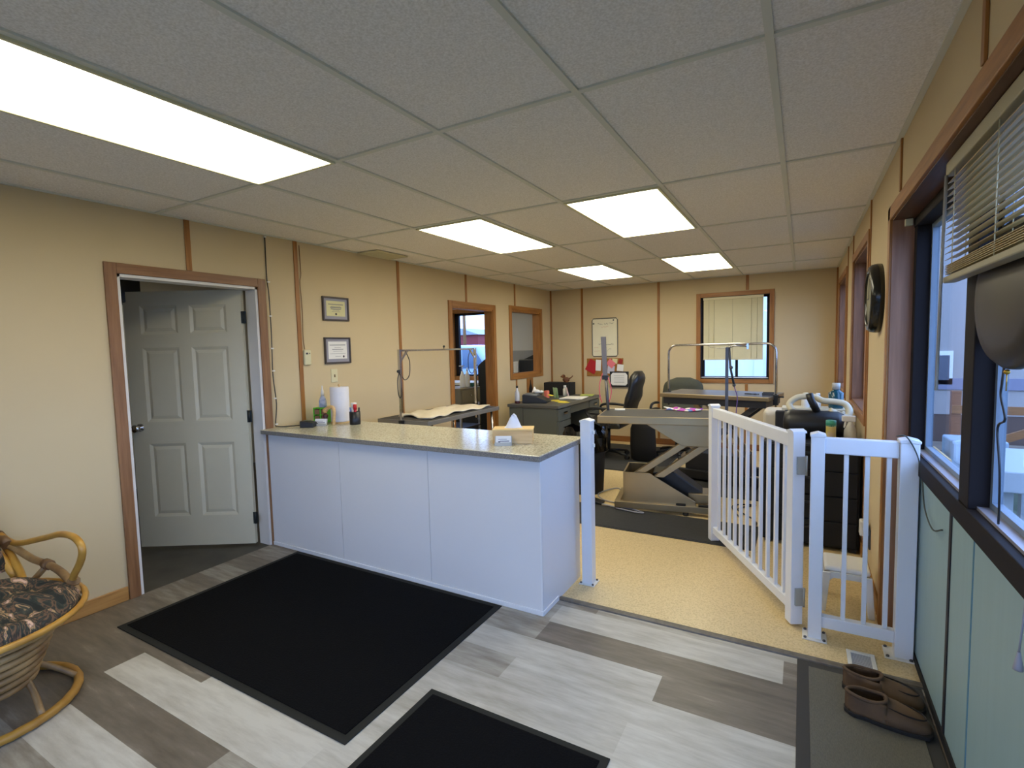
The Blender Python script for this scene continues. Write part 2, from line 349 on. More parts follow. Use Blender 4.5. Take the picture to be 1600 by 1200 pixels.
# casings
def casing_left(n, y0, y1, z0, z1, w, mz, my, liner, full=False):
    m = MB(); m.box(0, .016, y0-w, y0, z0-(w if full else 0), z1+w).box(0, .016, y1, y1+w, z0-(w if full else 0), z1+w); o = struct('trim_%d' % n, m, mz, bevel=.003)
    m = MB(); m.box(0, .0155, y0, y1, z1, z1+w)
    if full: m.box(0, .0155, y0, y1, z0-w, z0)
    struct('trim_%d' % (n+1), m, my, bevel=.003)
    m = MB(); m.box(-.115, .004, y0, y0+.018, z0, z1).box(-.115, .004, y1-.018, y1, z0, z1).box(-.115, .004, y0, y1, z1-.018, z1)
    if full: m.box(-.115, .004, y0, y1, z0, z0+.018)
    struct('trim_%d' % (n+2), m, liner)
casing_left(30, *DL, .062, FRZ, FRY, JAMBW)
casing_left(33, *D2, .066, OAKZ, OAKY, OAKZ)
casing_left(36, *IW, .065, OAKZ, OAKY, OAKZ, True)

# door_1 : open six-panel door swinging into the side room
def make_door(L=.862, T=.035, Ht=1.925):
    d = sroot('door_1', (-.118, .615, .015))
    # local: x along leaf (0..L), y thickness, z up
    dx, dy = (-.82+.06), (.144-.60); ang = math.atan2(dy, dx); d.rotation_euler = (0, 0, ang)
    xs = [0, .115, .385, .475, .745, L]; zs = [0, .23, .79, .955, 1.51, 1.61, 1.82, Ht]
    m = MB(); hs = [(xs[a], xs[a+1], zs[b], zs[b+1]) for a in (1, 3) for b in (1, 3, 5)]
    holes(m, 'y', 0, T, 0, L, 0, Ht, hs)
    obj('leaf', m, DOORW, d)
    for (a0, a1, z0, z1) in hs:
        m = MB(); e, q = .022, .045
        for yy, s in ((0, 1), (T, -1)):
            y1 = yy+s*.010; y2 = yy+s*.003
            R = [[(a0, yy, z0), (a1, yy, z0), (a1, yy, z1), (a0, yy, z1)], [(a0+e, y1, z0+e), (a1-e, y1, z0+e), (a1-e, y1, z1-e), (a0+e, y1, z1-e)], [(a0+q, y2, z0+q), (a1-q, y2, z0+q), (a1-q, y2, z1-q), (a0+q, y2, z1-q)]]
            V = [[m.bm.verts.new(p) for p in r] for r in R]
            for A, Bq in zip(V, V[1:]):
                for k in range(4): m.bm.faces.new((A[k], A[(k+1) % 4], Bq[(k+1) % 4], Bq[k]))
            m.bm.faces.new(V[-1])
        obj('panel', m, DOORW, d)
    for s in (1, -1):
        y = T if s > 0 else 0
        m = MB(); m.lathe([(.03, 0), (.03, s*.006), (.012, s*.012), (.012, s*.035), (.026, s*.045), (.03, s*.058), (.022, s*.07), (.004, s*.073)], (L-.06, y, .915), 'y', 20)
        obj('knob', m, CHROME, d)['label'] = 'polished chrome round knob'
    for z in (.2, .98, 1.72):
        obj('hinge', MB().box(-.03, .006, T-.001, T+.003, z-.045, z+.045).tube([(-.012, T+.004, z-.045), (-.012, T+.004, z+.045)], .007), HINGE, d)
    return d
make_door()
# room behind door_1: speaker and shelf seen past the leaf
tag(obj('wall_speaker', MB().box(-.98, -.82, .12, .26, 1.86, 2.1), BLK, bevel=.01), 'black box speaker high on the wall through the open white door', 'speaker')
tag(obj('storage_shelf', MB().box(-1.3, -1.0, .0, .04, 0, 1.05).box(-1.3, -1.0, -.6, -.56, 0, 1.05).box(-1.3, -1.0, -.6, .04, .3, .33).box(-1.3, -1.0, -.6, .04, .62, .65).box(-1.3, -1.0, -.6, .04, 1.02, 1.05), FRX), 'brown wooden shelf glimpsed behind the left edge of the open door', 'shelf')

# big bay window on the right wall
struct('wall_right', MB().box(XP, XP+.12, YF, 1.40, 0, .86), PANELBL)
struct('trim_40', MB().box(XP-.004, XP, .53, .556, .03, .86).box(XP-.002, XP, -.71, -.7, .03, .86), mat('dark_joint', (30, 24, 26), .6))
struct('trim_41', MB().box(XP-.0025, XP, .268, .276, .03, .86), mat('blue_joint', (96, 136, 150), .6))
struct('baseboard_bay', B(XP-.006, XP, YF, 1.36, 0, .035), BLKM)
struct('trim_42', MB().box(XR-.016, XR, 1.36, 1.42, 0, 2.10), OAKZ, bevel=.003)
struct('trim_43', MB().box(XR-.016, XR, YF, 1.42, 2.035, 2.10), OAKY, bevel=.003)
struct('trim_44', MB().box(XR-.004, XP+.06, 1.355, 1.40, 0, 2.04), wood('brown_jamb_board', (168, 122, 94), (134, 92, 66), 'z', sc=4))
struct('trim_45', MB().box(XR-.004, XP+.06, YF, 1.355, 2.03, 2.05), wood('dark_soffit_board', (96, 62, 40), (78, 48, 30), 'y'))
w1 = sroot('window_1', (4.0, .4, .86))
def W1(name, m, mt, **k): return obj(name, m, mt, w1, world=True, **k)
W1('window_frame', MB().box(3.972, 4.06, YF, 1.355, .855, .925).box(3.972, 4.06, YF, 1.355, 1.985, 2.03).box(3.975, 4.06, 1.30, 1.355, .925, 1.985), FRAMEB, bevel=.003)
for y in (.385, -.9, -2.2): W1('mullion', B(3.978, 4.06, y-.055, y+.055, .925, 1.985), FRAMEB, bevel=.003)
W1('sill_ledge', MB().box(4.0, 4.075, YF, 1.30, .925, .935), mat('grey_metal_sill', (176, 172, 182), .3, .3))
prev = 1.30
for k, y in enumerate((.385, -.9, -2.2)):
    W1('sash_rim', MB().box(4.03, 4.055, y+.055, y+.08, .935, 1.985).box(4.03, 4.055, prev-.02, prev, .935, 1.985).box(4.03, 4.055, y+.08, prev-.02, .935, .955).box(4.03, 4.055, y+.08, prev-.02, 1.965, 1.985), mat('sash_vinyl', (116, 130, 146), .4))
    W1('pane', B(4.04, 4.044, y+.07, prev-.01, .945, 1.975), GLS); prev = y-.055
W1('sensor_box', B(3.935, 3.965, 1.33, 1.355, 1.995, 2.028), CREAMPL, bevel=.003)
# blind over the second pane
bl = thing('venetian_blind', 'large almond slatted blind half lowered over the big right window', 'blind', (3.95, -.45, 1.64))
obj('headrail', B(3.918, 3.957, -1.35, .455, 1.985, 2.028), BLINDD, bl, world=True, bevel=.003)
n_sl = 13
SLATT = mat('tan_slat', (196, 172, 122), .45)
for k in range(n_sl):
    z = 1.965-k*.0205
    obj('slat', MB().prism([(3.922, z-.005), (3.936, z+.0005), (3.953, z+.003), (3.953, z+.0042), (3.935, z+.0017), (3.921, z-.0038)], 'y', -1.34, .445), SLATT, bl, world=True)
for k in range(6):
    z = 1.668+k*.0055
    obj('slat', B(3.922, 3.953, -1.34, .445, z, z+.0015), SLATT, bl, world=True)
obj('bottom_rail', B(3.92, 3.956, -1.345, .455, 1.642, 1.662), BLINDD, bl, world=True, bevel=.004)
for y in (.36, -.05, -.6, -1.2): obj('ladder_cord', MB().tube([(3.923, y, 1.99), (3.923, y, 1.65)], .0015, 5).tube([(3.955, y, 1.99), (3.955, y, 1.65)], .0015, 5), BLIND, bl, world=True)
obj('tilt_wand', MB().tube([(3.915, .43, 1.985), (3.912, .435, 1.64), (3.905, .41, 1.29)], .005, 6), CLEARP, bl, world=True)
obj('pull_cord', MB().tube([(3.93, -.33, 1.66), (3.925, -.33, 1.3), (3.93, -.325, .95), (3.925, -.32, .80)], .002, 5, smooth=4).lathe([(.003, 0), (.009, -.035), (.009, -.04)], (3.925, -.32, .80), seg=8), GREY, bl, world=True)
# oval window sign
sg = thing('window_sign', 'dark oval illuminated window sign hanging below the slatted blind, back side showing', 'sign', (3.99, .09, 1.37))
m = MB(); m.lathe([(.30, .004), (.31, .0), (.308, -.014), (.285, -.03), (.22, -.038), (.02, -.04)], (4.008, .09, 1.573), 'x', 40, sx=.9, sy=.64)
obj('casing', m, mat('smoky_black_shell', (36, 31, 26), .42), sg, world=True)
obj('switch_chain', MB().ball((3.985, .06, 1.37), .007).tube([(3.985, .06, 1.37), (3.985, .06, 1.32)], .0015, 5), mat('brass', (190, 150, 60), .3, .8), sg, world=True)
obj('power_cord', MB().tube([(3.995, .12, 1.385), (3.992, .12, 1.34), (3.992, .125, 1.3), (3.996, .10, 1.24), (3.992, .14, 1.21), (3.995, .12, 1.1), (4.0, .13, .99), (4.005, .15, .938)], .003, 6, smooth=5), BLK, sg, world=True)
for y in (-.07, .25): obj('hanging_chain', MB().tube([(4.0, y, 1.73), (4.0, y, 1.99)], .0015, 5), CHROME, sg, world=True)

# right wall small windows
def right_window(n, a0, a1, z0, z1):
    w = sroot('window_%d' % n, (XR, (a0+a1)/2, z0))
    c = MB(); t = .06
    c.box(XR-.016, XR, a0-t, a0, z0-t, z1+t).box(XR-.016, XR, a1, a1+t, z0-t, z1+t).box(XR-.016, XR, a0, a1, z1, z1+t).box(XR-.016, XR, a0, a1, z0-t, z0)
    obj('casing', c, OAKZ, w, world=True, bevel=.003)
    obj('jamb', MB().box(XR, XR+.1, a0, a0+.012, z0, z1).box(XR, XR+.1, a1-.012, a1, z0, z1).box(XR, XR+.1, a0, a1, z1-.012, z1).box(XR, XR+.1, a0, a1, z0, z0+.012), wood('jamb_brown', (140, 96, 68), (112, 74, 50), 'z'), w, world=True)
    obj('window_frame', MB().box(XR+.08, XR+.13, a0, a0+.05, z0, z1).box(XR+.08, XR+.13, a1-.05, a1, z0, z1).box(XR+.08, XR+.13, a0, a1, z0, z0+.04).box(XR+.08, XR+.13, a0, a1, z1-.04, z1).box(XR+.08, XR+.13, (a0+a1)/2-.03, (a0+a1)/2+.03, z0, z1), FRAMEB, w, world=True)
    obj('pane', B(XR+.105, XR+.109, a0+.05, a1-.05, z0+.04, z1-.04), GLS, w, world=True)
right_window(2, *W2); right_window(3, *W3)
# back window
w = sroot('window_4', (2.72, YB, .965)); a0, a1, z0, z1 = BW; t = .055
obj('casing', MB().box(a0-t, a0, YB-.016, YB, z0-t, z1+t).box(a1, a1+t, YB-.016, YB, z0-t, z1+t), OAKZ, w, world=True, bevel=.003)
obj('casing', MB().box(a0, a1, YB-.0155, YB, z1, z1+t).box(a0, a1, YB-.0155, YB, z0-t, z0), OAKX, w, world=True, bevel=.003)
obj('jamb', MB().box(a0, a0+.012, YB, YB+.1, z0, z1).box(a1-.012, a1, YB, YB+.1, z0, z1).box(a0, a1, YB, YB+.1, z1-.012, z1).box(a0, a1, YB, YB+.1, z0, z0+.015), FRAMEB, w, world=True)
obj('window_frame', MB().box(a0, a0+.04, YB+.06, YB+.12, z0, z1).box(a1-.035, a1, YB+.06, YB+.12, z0, z1).box(a0, a1, YB+.06, YB+.12, z0, z0+.03).box(a0, a1, YB+.06, YB+.12, z1-.03, z1).box(2.73, 2.76, YB+.06, YB+.12, z0, z1), FRAMEB, w, world=True)
obj('pane', B(a0+.03, a1-.03, YB+.085, YB+.088, z0+.02, z1-.02), GLS, w, world=True)
obj('sill', B(a0, a1, YB, YB+.06, z0+.015, z0+.024), WPLAS, w, world=True)
b2 = thing('window_blind', 'almond mini blind lowered over most of the back window', 'blind', (2.7, YB, 1.23))
obj('headrail', B(2.325, 3.075, YB-.01, YB+.02, 2.045, 2.078), BLIND, b2, world=True, bevel=.002)
nb = 58
for k in range(nb):
    z = 2.04-k*.0138
    obj('slat', MB().prism([(YB-.004, z-.011), (YB+.000, z), (YB+.005, z+.010), (YB+.0065, z+.0095), (YB+.0015, z-.001), (YB-.0025, z-.0115)], 'x', 2.33, 3.07), BLIND, b2, world=True)
obj('bottom_rail', B(2.328, 3.072, YB-.008, YB+.01, 1.226, 1.242), BLIND, b2, world=True, bevel=.002)
for x in (2.4, 2.47, 2.7, 2.93, 3.0): obj('ladder_cord', MB().tube([(x, YB-.006, 2.05), (x, YB-.006, 1.24)], .0015, 5), BLINDD, b2, world=True)
obj('pull_cord', MB().tube([(2.46, YB-.012, 2.05), (2.46, YB-.012, 1.4)], .002, 5), CREAMPL, b2, world=True)
# side-room window
w = sroot('window_5', (-1.45, 5.74, .96)); a0, a1, z0, z1 = -1.95, -.95, .96, 2.1
obj('casing', MB().box(a0-.06, a0, YB-.016, YB, z0-.06, z1+.06).box(a1, a1+.06, YB-.016, YB, z0-.06, z1+.06).box(a0, a1, YB-.016, YB, z1, z1+.06).box(a0, a1, YB-.016, YB, z0-.06, z0), OAKZ, w, world=True)
obj('jamb', MB().box(a0, a0+.012, YB, YB+.1, z0, z1).box(a1-.012, a1, YB, YB+.1, z0, z1).box(a0, a1, YB, YB+.1, z1-.012, z1).box(a0, a1, YB, YB+.1, z0, z0+.012), OAKZ, w, world=True)
obj('window_frame', MB().box(a0, a0+.09, YB+.06, YB+.12, z0, z1).box(a1-.06, a1, YB+.06, YB+.12, z0, z1).box(a0, a1, YB+.06, YB+.12, z0, z0+.04).box(a0, a1, YB+.06, YB+.12, z1-.05, z1), FRAMEB, w, world=True)
obj('pane', B(a0+.08, a1-.05, YB+.09, YB+.093, z0+.03, z1-.03), GLS, w, world=True)
# unseen front wall openings behind the camera, added and sized to bring in daylight
w = sroot('window_6', (.95, YF, .95)); obj('window_frame', MB().box(.6, .64, YF-.1, YF-.04, .95, 2.05).box(1.46, 1.5, YF-.1, YF-.04, .95, 2.05).box(.6, 1.5, YF-.1, YF-.04, .95, .99).box(.6, 1.5, YF-.1, YF-.04, 2.01, 2.05), FRAMEB, w, world=True)
obj('pane', B(.64, 1.46, YF-.07, YF-.066, .99, 2.01), GLS, w, world=True)
w = sroot('added_door_2', (2.37, YF, 0)); obj('door_frame', MB().box(1.9, 2.02, YF-.09, YF-.04, 0, 2.03).box(2.73, 2.85, YF-.09, YF-.04, 0, 2.03).box(2.02, 2.73, YF-.09, YF-.04, 0, .25).box(2.02, 2.73, YF-.09, YF-.04, 1.93, 2.03).box(3.74, 3.8, YF-.09, YF-.04, 0, 2.03).box(2.85, 3.74, YF-.09, YF-.04, 0, .12).box(2.85, 3.74, YF-.09, YF-.04, 1.95, 2.03), FRAMEB, w, world=True)
obj('pane', B(2.02, 2.73, YF-.07, YF-.066, .25, 1.93), GLS, w, world=True); obj('pane', B(2.85, 3.74, YF-.07, YF-.066, .12, 1.95), GLS, w, world=True)

# ------------------------------------------------------------------ ceiling lights
def diffuser_mat():
    m = bpy.data.materials.new('lit_diffuser'); m.use_nodes = True; n = m.node_tree; n.nodes.clear()
    o = n.nodes.new('ShaderNodeOutputMaterial'); e = n.nodes.new('ShaderNodeEmission'); t = n.nodes.new('ShaderNodeTexCoord'); s = n.nodes.new('ShaderNodeSeparateXYZ')
    n.links.new(t.outputs['Object'], s.inputs[0]); r = n.nodes.new('ShaderNodeValToRGB'); a = n.nodes.new('ShaderNodeMath'); a.operation = 'ABSOLUTE'
    n.links.new(s.outputs['X'], a.inputs[0]); mm = n.nodes.new('ShaderNodeMath'); mm.operation = 'MULTIPLY'; mm.inputs[1].default_value = 3.4; n.links.new(a.outputs[0], mm.inputs[0]); n.links.new(mm.outputs[0], r.inputs[0])
    el = r.color_ramp.elements; el[0].position = 0; el[0].color = (.82, .76, .56, 1); el[1].position = 1; el[1].color = (.42, .39, .26, 1)
    k = el.new(.45); k.color = (1.05, .97, .74, 1); k = el.new(.75); k.color = (.85, .78, .57, 1)
    n.links.new(r.outputs[0], e.inputs[0]); e.inputs[1].default_value = LAMP_E; n.links.new(e.outputs[0], o.inputs[0]); return m
DIFF = diffuser_mat(); LFR = mat('lamp_rim', (214, 208, 170), .5)
lights = [(1.036, 1.627, -1.22, 'long bright ceiling light nearest the camera above the entry mat'),
 (1.036, 1.627, 1.216, 'ceiling light panel over the left grooming table, left of its pair'), (2.213, 2.819, 1.216, 'largest of the four far ceiling lights, over the middle of the room'),
 (1.036, 1.627, 3.656, 'smallest far ceiling light on the left, near the desk corner'), (2.213, 2.819, 3.656, 'far ceiling light in front of the back window'),
 (2.213, 2.819, -3.66, 'ceiling light panel behind the viewer by the front wall')]
for x0, x1, y0, lb in lights:
    y1 = y0+1.222; L_ = thing('ceiling_light', lb, 'ceiling light', ((x0+x1)/2, (y0+y1)/2, H-.008), group='fluorescent ceiling lights')
    a, b = (x1-x0)/2-.012, (y1-y0)/2-.012
    if y0 < -3.5: b -= .14
    obj('diffuser', B(-a+.012, a-.012, -b+.012, b-.012, -.002, .003), DIFF, L_)
    obj('rim', MB().box(-a, a, -b, -b+.014, -.005, .01).box(-a, a, b-.014, b, -.005, .01).box(-a, -a+.014, -b+.014, b-.014, -.005, .01).box(a-.014, a, -b+.014, b-.014, -.005, .01), LFR, L_)
    if y0 < -3.5: L_.location.y += .14
v = thing('ceiling_vent', 'flat cream ceiling register beside the left wall', 'vent', (.14, 1.84, H-.012))
obj('frame', MB().box(-.12, -.1, -.2, .2, 0, .01).box(.1, .12, -.2, .2, 0, .01).box(-.1, .1, -.2, -.18, 0, .01).box(-.1, .1, .18, .2, 0, .01), CREAMPL, v)
sl = MB()
for k in range(7): sl.box(-.1+k*.029, -.1+k*.029+.016, -.18, .18, .002, .007)
obj('louvre', sl, CREAMPL, v)

# ------------------------------------------------------------------ reception counter
ct = thing('reception_counter', 'long white panelled reception counter with speckled grey top', 'counter', (1.16, .9, 0))
obj('countertop', MB().box(.003, 2.335, .605, 1.235, .862, .895), LAMT, ct, world=True, bevel=.006)
obj('edge_band', MB().box(.018, 2.338, .6015, .605, .864, .892).box(2.335, 2.3385, .605, 1.235, .864, .892), LAMG, ct, world=True)
for a, b in ((.018, .775), (.778, 1.545), (1.548, 2.308)): obj('front_panel', B(a, b, .66, .672, 0, .862), PANEL, ct, world=True)
obj('end_panel', B(2.3, 2.312, .672, 1.2, 0, .862), PANEL, ct, world=True)
obj('back_panel', B(.018, 2.3, 1.188, 1.2, 0, .862), PANEL, ct, world=True)
obj('corner_bead', MB().box(2.306, 2.315, .656, .664, 0, .862), WHITE, ct, world=True)
obj('base_trim', MB().box(.018, 2.318, .652, .66, 0, .028).box(2.312, 2.32, .66, .86, 0, .028), WHITE, ct, world=True, bevel=.003)

# ------------------------------------------------------------------ fence pieces
def post(root, x, y, s=.042, h=1.0, z0=0, name='post', cap=True):
    obj(name, B(x-s, x+s, y-s, y+s, z0, h), WHITE, root, world=True, bevel=.003)
    if cap: obj('post_cap', MB().prism([(x-s-.004, h-.002), (x+s+.004, h-.002), (x+s+.004, h+.01), (x, h+.02), (x-s-.004, h+.01)], 'y', y-s-.004, y+s+.004), WHITE, root, world=True, bevel=.003)
def base_plate(root, x, y, s=.062):
    p = obj('base_plate', B(x-s, x+s, y-s, y+s, 0, .006), WPLAS, root, world=True, bevel=.002)
    for dx in (-1, 1):
        for dy in (-1, 1): obj('bolt', MB().lathe([(.007, 0), (.007, .006), (.003, .009)], (x+dx*(s-.012), y+dy*(s-.012), .006), seg=6), DSTEEL, p, world=True)
q = thing('gate_post', 'white square post standing at the end of the reception counter', 'post', (2.392, 1.145, 0))
post(q, 2.392, 1.145, .033, 1.005); base_plate(q, 2.392, 1.145, .05)
for z in (.94, .86): obj('latch_keeper', MB().box(2.425, 2.437, 1.14, 1.16, z-.01, z+.012), WPLAS, q, world=True, bevel=.003)
fs = thing('fence_section', 'short white railing fixed between two posts by the right wall', 'railing', (3.76, 1.1, 0))
post(fs, 3.592, 1.10, .029, 1.005); base_plate(fs, 3.592, 1.10, .052); post(fs, 3.942, 1.10, .035, 1.0); base_plate(fs, 3.925, 1.10, .055)
obj('top_rail', B(3.621, 3.907, 1.078, 1.122, .925, 1.0), WHITE, fs, world=True, bevel=.004)
obj('bottom_rail', B(3.621, 3.907, 1.08, 1.12, .062, .118), WHITE, fs, world=True, bevel=.003)
for x in (3.708, 3.79, 3.872): obj('baluster', B(x-.0095, x+.0095, 1.0905, 1.1095, .118, .925), WHITE, fs, world=True, bevel=.002)
GN = Vector((3.5, 1.185)); GF = Vector((2.97, 2.18)); gl = (GF-GN).length; ga = math.atan2(GF.y-GN.y, GF.x-GN.x)
gt = thing('swing_gate', 'open white baluster gate swung back into the room', 'gate', (GN.x, GN.y, 0), ga)
def gb(name, x0, x1, y, z0, z1, bv=.003): return obj(name, B(x0, x1, -y, y, z0, z1), WHITE, gt, bevel=bv)
for x in (0, gl): gb('stile', x-.03, x+.03, .03, .012, 1.005); obj('stile_cap', MB().prism([(x-.034, 1.003), (x+.034, 1.003), (x+.034, 1.012), (x, 1.022), (x-.034, 1.012)], 'y', -.034, .034), WHITE, gt)
gb('top_rail', .03, gl-.03, .022, .925, .995); gb('bottom_rail', .03, gl-.03, .018, .07, .12)
for k in range(11):
    x = .03+(gl-.06)*(k+.8)/11.6; gb('baluster', x-.0095, x+.0095, .0095, .12, .925, .002)
for z in (.16, .84): obj('hinge', MB().box(-.042, -.03, -.026, .012, z-.045, z+.045).tube([(-.04, -.03, z-.05), (-.04, -.03, z+.05)], .006), mat('satin_grey_hinge', (168, 170, 165), .4, .5), gt)

# ------------------------------------------------------------------ mats and floor register
def floor_mat(label, x0, x1, y0, y1, m, edge, e=.04, h=.008, rz=0):
    o = thing('floor_mat', label, 'mat', ((x0+x1)/2, (y0+y1)/2, .0005), rz); a, b = (x1-x0)/2, (y1-y0)/2
    obj('border', MB().prism([(-a, -b), (a, -b), (a, b), (-a, b)], 'z', 0, h*.6), edge, o, bevel=.002)
    obj('pile', MB().prism([(-a+e, -b+e), (a-e, -b+e), (a-e, b-e), (-a+e, b-e)], 'z', h*.6, h), m, o)
floor_mat('large black entrance mat lying in front of the white counter', .31, 2.06, -.5, .645, MATBLK, MATEDGE, .035)
floor_mat('small black doormat cut off by the bottom of the view', 2.15, 2.95, -.7, -.1, MATBLK, MATEDGE, .03)
floor_mat('grey-brown carpet mat with dark border under the brown shoes', 3.52, 3.972, .05, .85, MATGR, MATEDG3, .045)
floor_mat('dark grey runner on beige floor in front of the steel lift table', 1.6, 3.25, 2.1, 2.63, MATDK, MATDK, .02)
floor_mat('ribbed black mat under the rear grooming table', 2.25, 3.25, 3.35, 4.2, RUBBER, MATDK, .02)
floor_mat('dark chair mat beneath the office chairs beside the desk', 1.05, 2.15, 3.95, 5.5, MATDK, MATDK, .02)
fr = thing('floor_register', 'small white floor vent beside the railing and shoes', 'vent', (3.775, .962, .0))
obj('frame', MB().box(-.055, .055, -.075, -.055, 0, .008).box(-.055, .055, .055, .075, 0, .008).box(-.055, -.038, -.055, .055, 0, .008).box(.038, .055, -.055, .055, 0, .008), WPLAS, fr, bevel=.002)
g = MB()
for k in range(9): g.box(-.038, .038, -.05+k*.0125, -.05+k*.0125+.006, .001, .005)
g.box(-.038, .038, -.055, .055, 0, .001); obj('grille', g, mat('pale_grille', (176, 178, 188), .5), fr)
# ------------------------------------------------------------------ shoes
def shoe(label, hx, hy, ang, flip=1):
    o = thing('loafer', label, 'shoe', (hx, hy, .009), ang, 'pair of brown slip-on shoes'); L = .275
    def wid(t): return (.035+.012*math.sin(min(t*2.2, 1)*PI/2)+.014*max(0, math.sin((t-.25)/.75*PI)))*(1 if t < .93 else 1-((t-.93)/.07)**2*.45)
    def off(t): return flip*.008*math.sin(t*PI)
    m = MB(); pts = []
    N = 18
    for k in range(N+1): t = k/N; pts.append((t*L-.003, off(t)+(wid(t)+.003)*math.sqrt(min(1, .12+t*9))))
    for k in range(N, -1, -1): t = k/N; pts.append((t*L-.003, off(t)-(wid(t)+.003)*math.sqrt(min(1, .12+t*9))))
    m.prism(pts, 'z', 0, .016); obj('sole', m, SOLE, o, bevel=.003)
    def top(t): return .086-.006*math.sin(t*PI*2) if t < .42 else .086-.044*((t-.42)/.58)**1.1
    def up_(u, v):
        t = .0+u*.985; w_ = wid(t)*math.sqrt(max(0.02, 1-(max(0, t-.86)/.14)**2*.98)) * (math.sqrt(min(1, .15+t*9)))
        a = v*PI; hh = top(t)-.012
        x = t*L
        if t < .46:   # open collar: walls only, leaning in
            s_ = -1 if v < .5 else 1; q_ = v*2 if v < .5 else (1-v)*2; return (x-.004*q_, off(t)+s_*-1*w_*(1-.22*q_*q_)*-1, .012+hh*q_)
        return (x, off(t)-math.cos(a)*w_, .012+hh*max(0, math.sin(a))**.6)
    # rear shell (two sides), front vamp
    m = MB()
    for s_ in (-1, 1):
        m.grid(lambda u, v, s_=s_: (u*.47*L, off(u*.47)+s_*wid(u*.47)*math.sqrt(min(1, .02+u*.47*9))*(1-.2*v*v), .012+(top(u*.47)-.012)*v), 8, 5)
    m.grid(lambda u, v: ((.45+u*.54)*L, off(.45+u*.54)-math.cos(v*PI)*wid(.45+u*.54)*math.sqrt(max(.03, 1-u**6)), .012+(top(.45+u*.54)-.012)*max(0, math.sin(v*PI))**.55*math.sqrt(max(.05, 1-u**8))), 12, 12)
    obj('upper', m, BROWNL, o, solid=.003)
    obj('insole', MB().grid(lambda u, v: (.01+u*.5*L, off(u*.5)+(v-.5)*2*wid(u*.5)*.8, .02), 8, 3), DKLIN, o)
    obj('collar', MB().tube([(.003, 0, .084), (.04, .034, .082), (.09, .039, .079), (.125, .024, .086), (.132, 0, .089), (.125, -.022, .086), (.09, -.032, .079), (.04, -.03, .082)], .007, 6, closed=True, smooth=4), BROWNL, o)
    obj('vamp_seam', MB().tube([(.135, .034, .07), (.19, .038, .062), (.235, .026, .055), (.252, 0, .052), (.235, -.022, .055), (.19, -.032, .062), (.135, -.028, .07)], .003, 6, smooth=4), DKLIN, o)
shoe('nearer brown leather loafer of the pair on the grey-brown mat', 3.686, .562, -.03, 1)
shoe('farther brown leather loafer of the pair, behind its mate', 3.688, .718, -.05, -1)

# ------------------------------------------------------------------ rattan chair
rc = thing('rattan_chair', 'swivel rattan armchair with camouflage leaf cushion by left wall', 'chair', (.62, -1.1, 0))
def R_(name, m, mt, **k): return obj(name, m, mt, rc, world=True, **k)
def circ(cx, cy, r, z, n=28, tilt=0): return [(cx+r*math.cos(2*PI*k/n), cy+r*math.sin(2*PI*k/n), z-tilt*math.cos(2*PI*k/n)) for k in range(n)]
R_('base_ring', MB().tube(circ(.60, -1.09, .30, .02), .018, 10, closed=True), RATTAN)
for a in (20, 75, 140, 200, 260, 320):
    t = math.radians(a); R_('base_strut', MB().tube([(.6+.29*math.cos(t), -1.09+.29*math.sin(t), .03), (.6+.22*math.cos(t+.15), -1.09+.22*math.sin(t+.15), .09), (.62+.16*math.cos(t+.3), -1.09+.16*math.sin(t+.3), .14)], .012, 8, smooth=4), RATTANP)
for k in range(6):
    R_('spring_coil', MB().tube(circ(.625, -1.10, .165+.013*k, .135+.034*k), .0145, 8, closed=True), RATTANP)
R_('seat_rim', MB().tube(circ(.65, -1.14, .378, .425, 36, .005), .013, 10, closed=True), RATTAN)
R_('seat_rim', MB().tube(circ(.65, -1.14, .34, .395, 36, .005), .011, 8, closed=True), RATTANP)
m = MB()
def cush(u, v):
    a = 2*PI*u; r = .362*math.sin(v*PI/2)**.8; z = .415+.06*math.cos(v*PI/2)**.5+.012*math.sin(5*a+2)*math.sin(v*PI)
    return (.65+r*math.cos(a), -1.14+r*math.sin(a), z+.01*math.sin(9*r*5))
m.grid(cush, 40, 12); m.grid(lambda u, v: (.65+.362*v*math.cos(2*PI*u), -1.14+.362*v*math.sin(2*PI*u), .415-.01*(1-v)), 40, 3)
R_('seat_cushion', m, CUSH)
def arm(s):
    f = lambda p: (p[0], -1.14+s*(p[1]+1.14), p[2])
    R_('arm_loop', MB().tube([f(p) for p in ((.07, -.86, .60), (.12, -.835, .563), (.20, -.82, .565), (.45, -.80, .628), (.62, -.80, .672), (.76, -.80, .680), (.825, -.80, .645), (.80, -.80, .58), (.71, -.80, .49), (.69, -.80, .43))], .0145, 10, smooth=6), RATTAN)
    R_('arm_brace', MB().tube([f(p) for p in ((.07, -.87, .57), (.15, -.83, .535), (.3, -.81, .50), (.44, -.8, .497), (.58, -.8, .49), (.70, -.80, .455), (.74, -.80, .42))], .0165, 10, smooth=6), RATTANP)
    R_('arm_brace', MB().tube([f(p) for p in ((.06, -.85, .56), (.14, -.845, .51), (.26, -.85, .45), (.34, -.86, .40))], .016, 10, smooth=5), RATTAN)
    R_('arm_brace', MB().tube([f(p) for p in ((.43, -.8, .49), (.38, -.82, .44), (.34, -.84, .40))], .014, 8), RATTANP)
    for c, d in (((.09, -.855, .575), (.12, .01, -.05)), ((.44, -.80, .497), (.06, 0, 0)), ((.705, -.80, .465), (.03, 0, .03))):
        c = Vector(f(c)); d = Vector((d[0], d[1]*s, d[2])); R_('binding', MB().tube([c-d*.4, c+d*.4], .0235, 10), RATTAND)
arm(1); arm(-1)
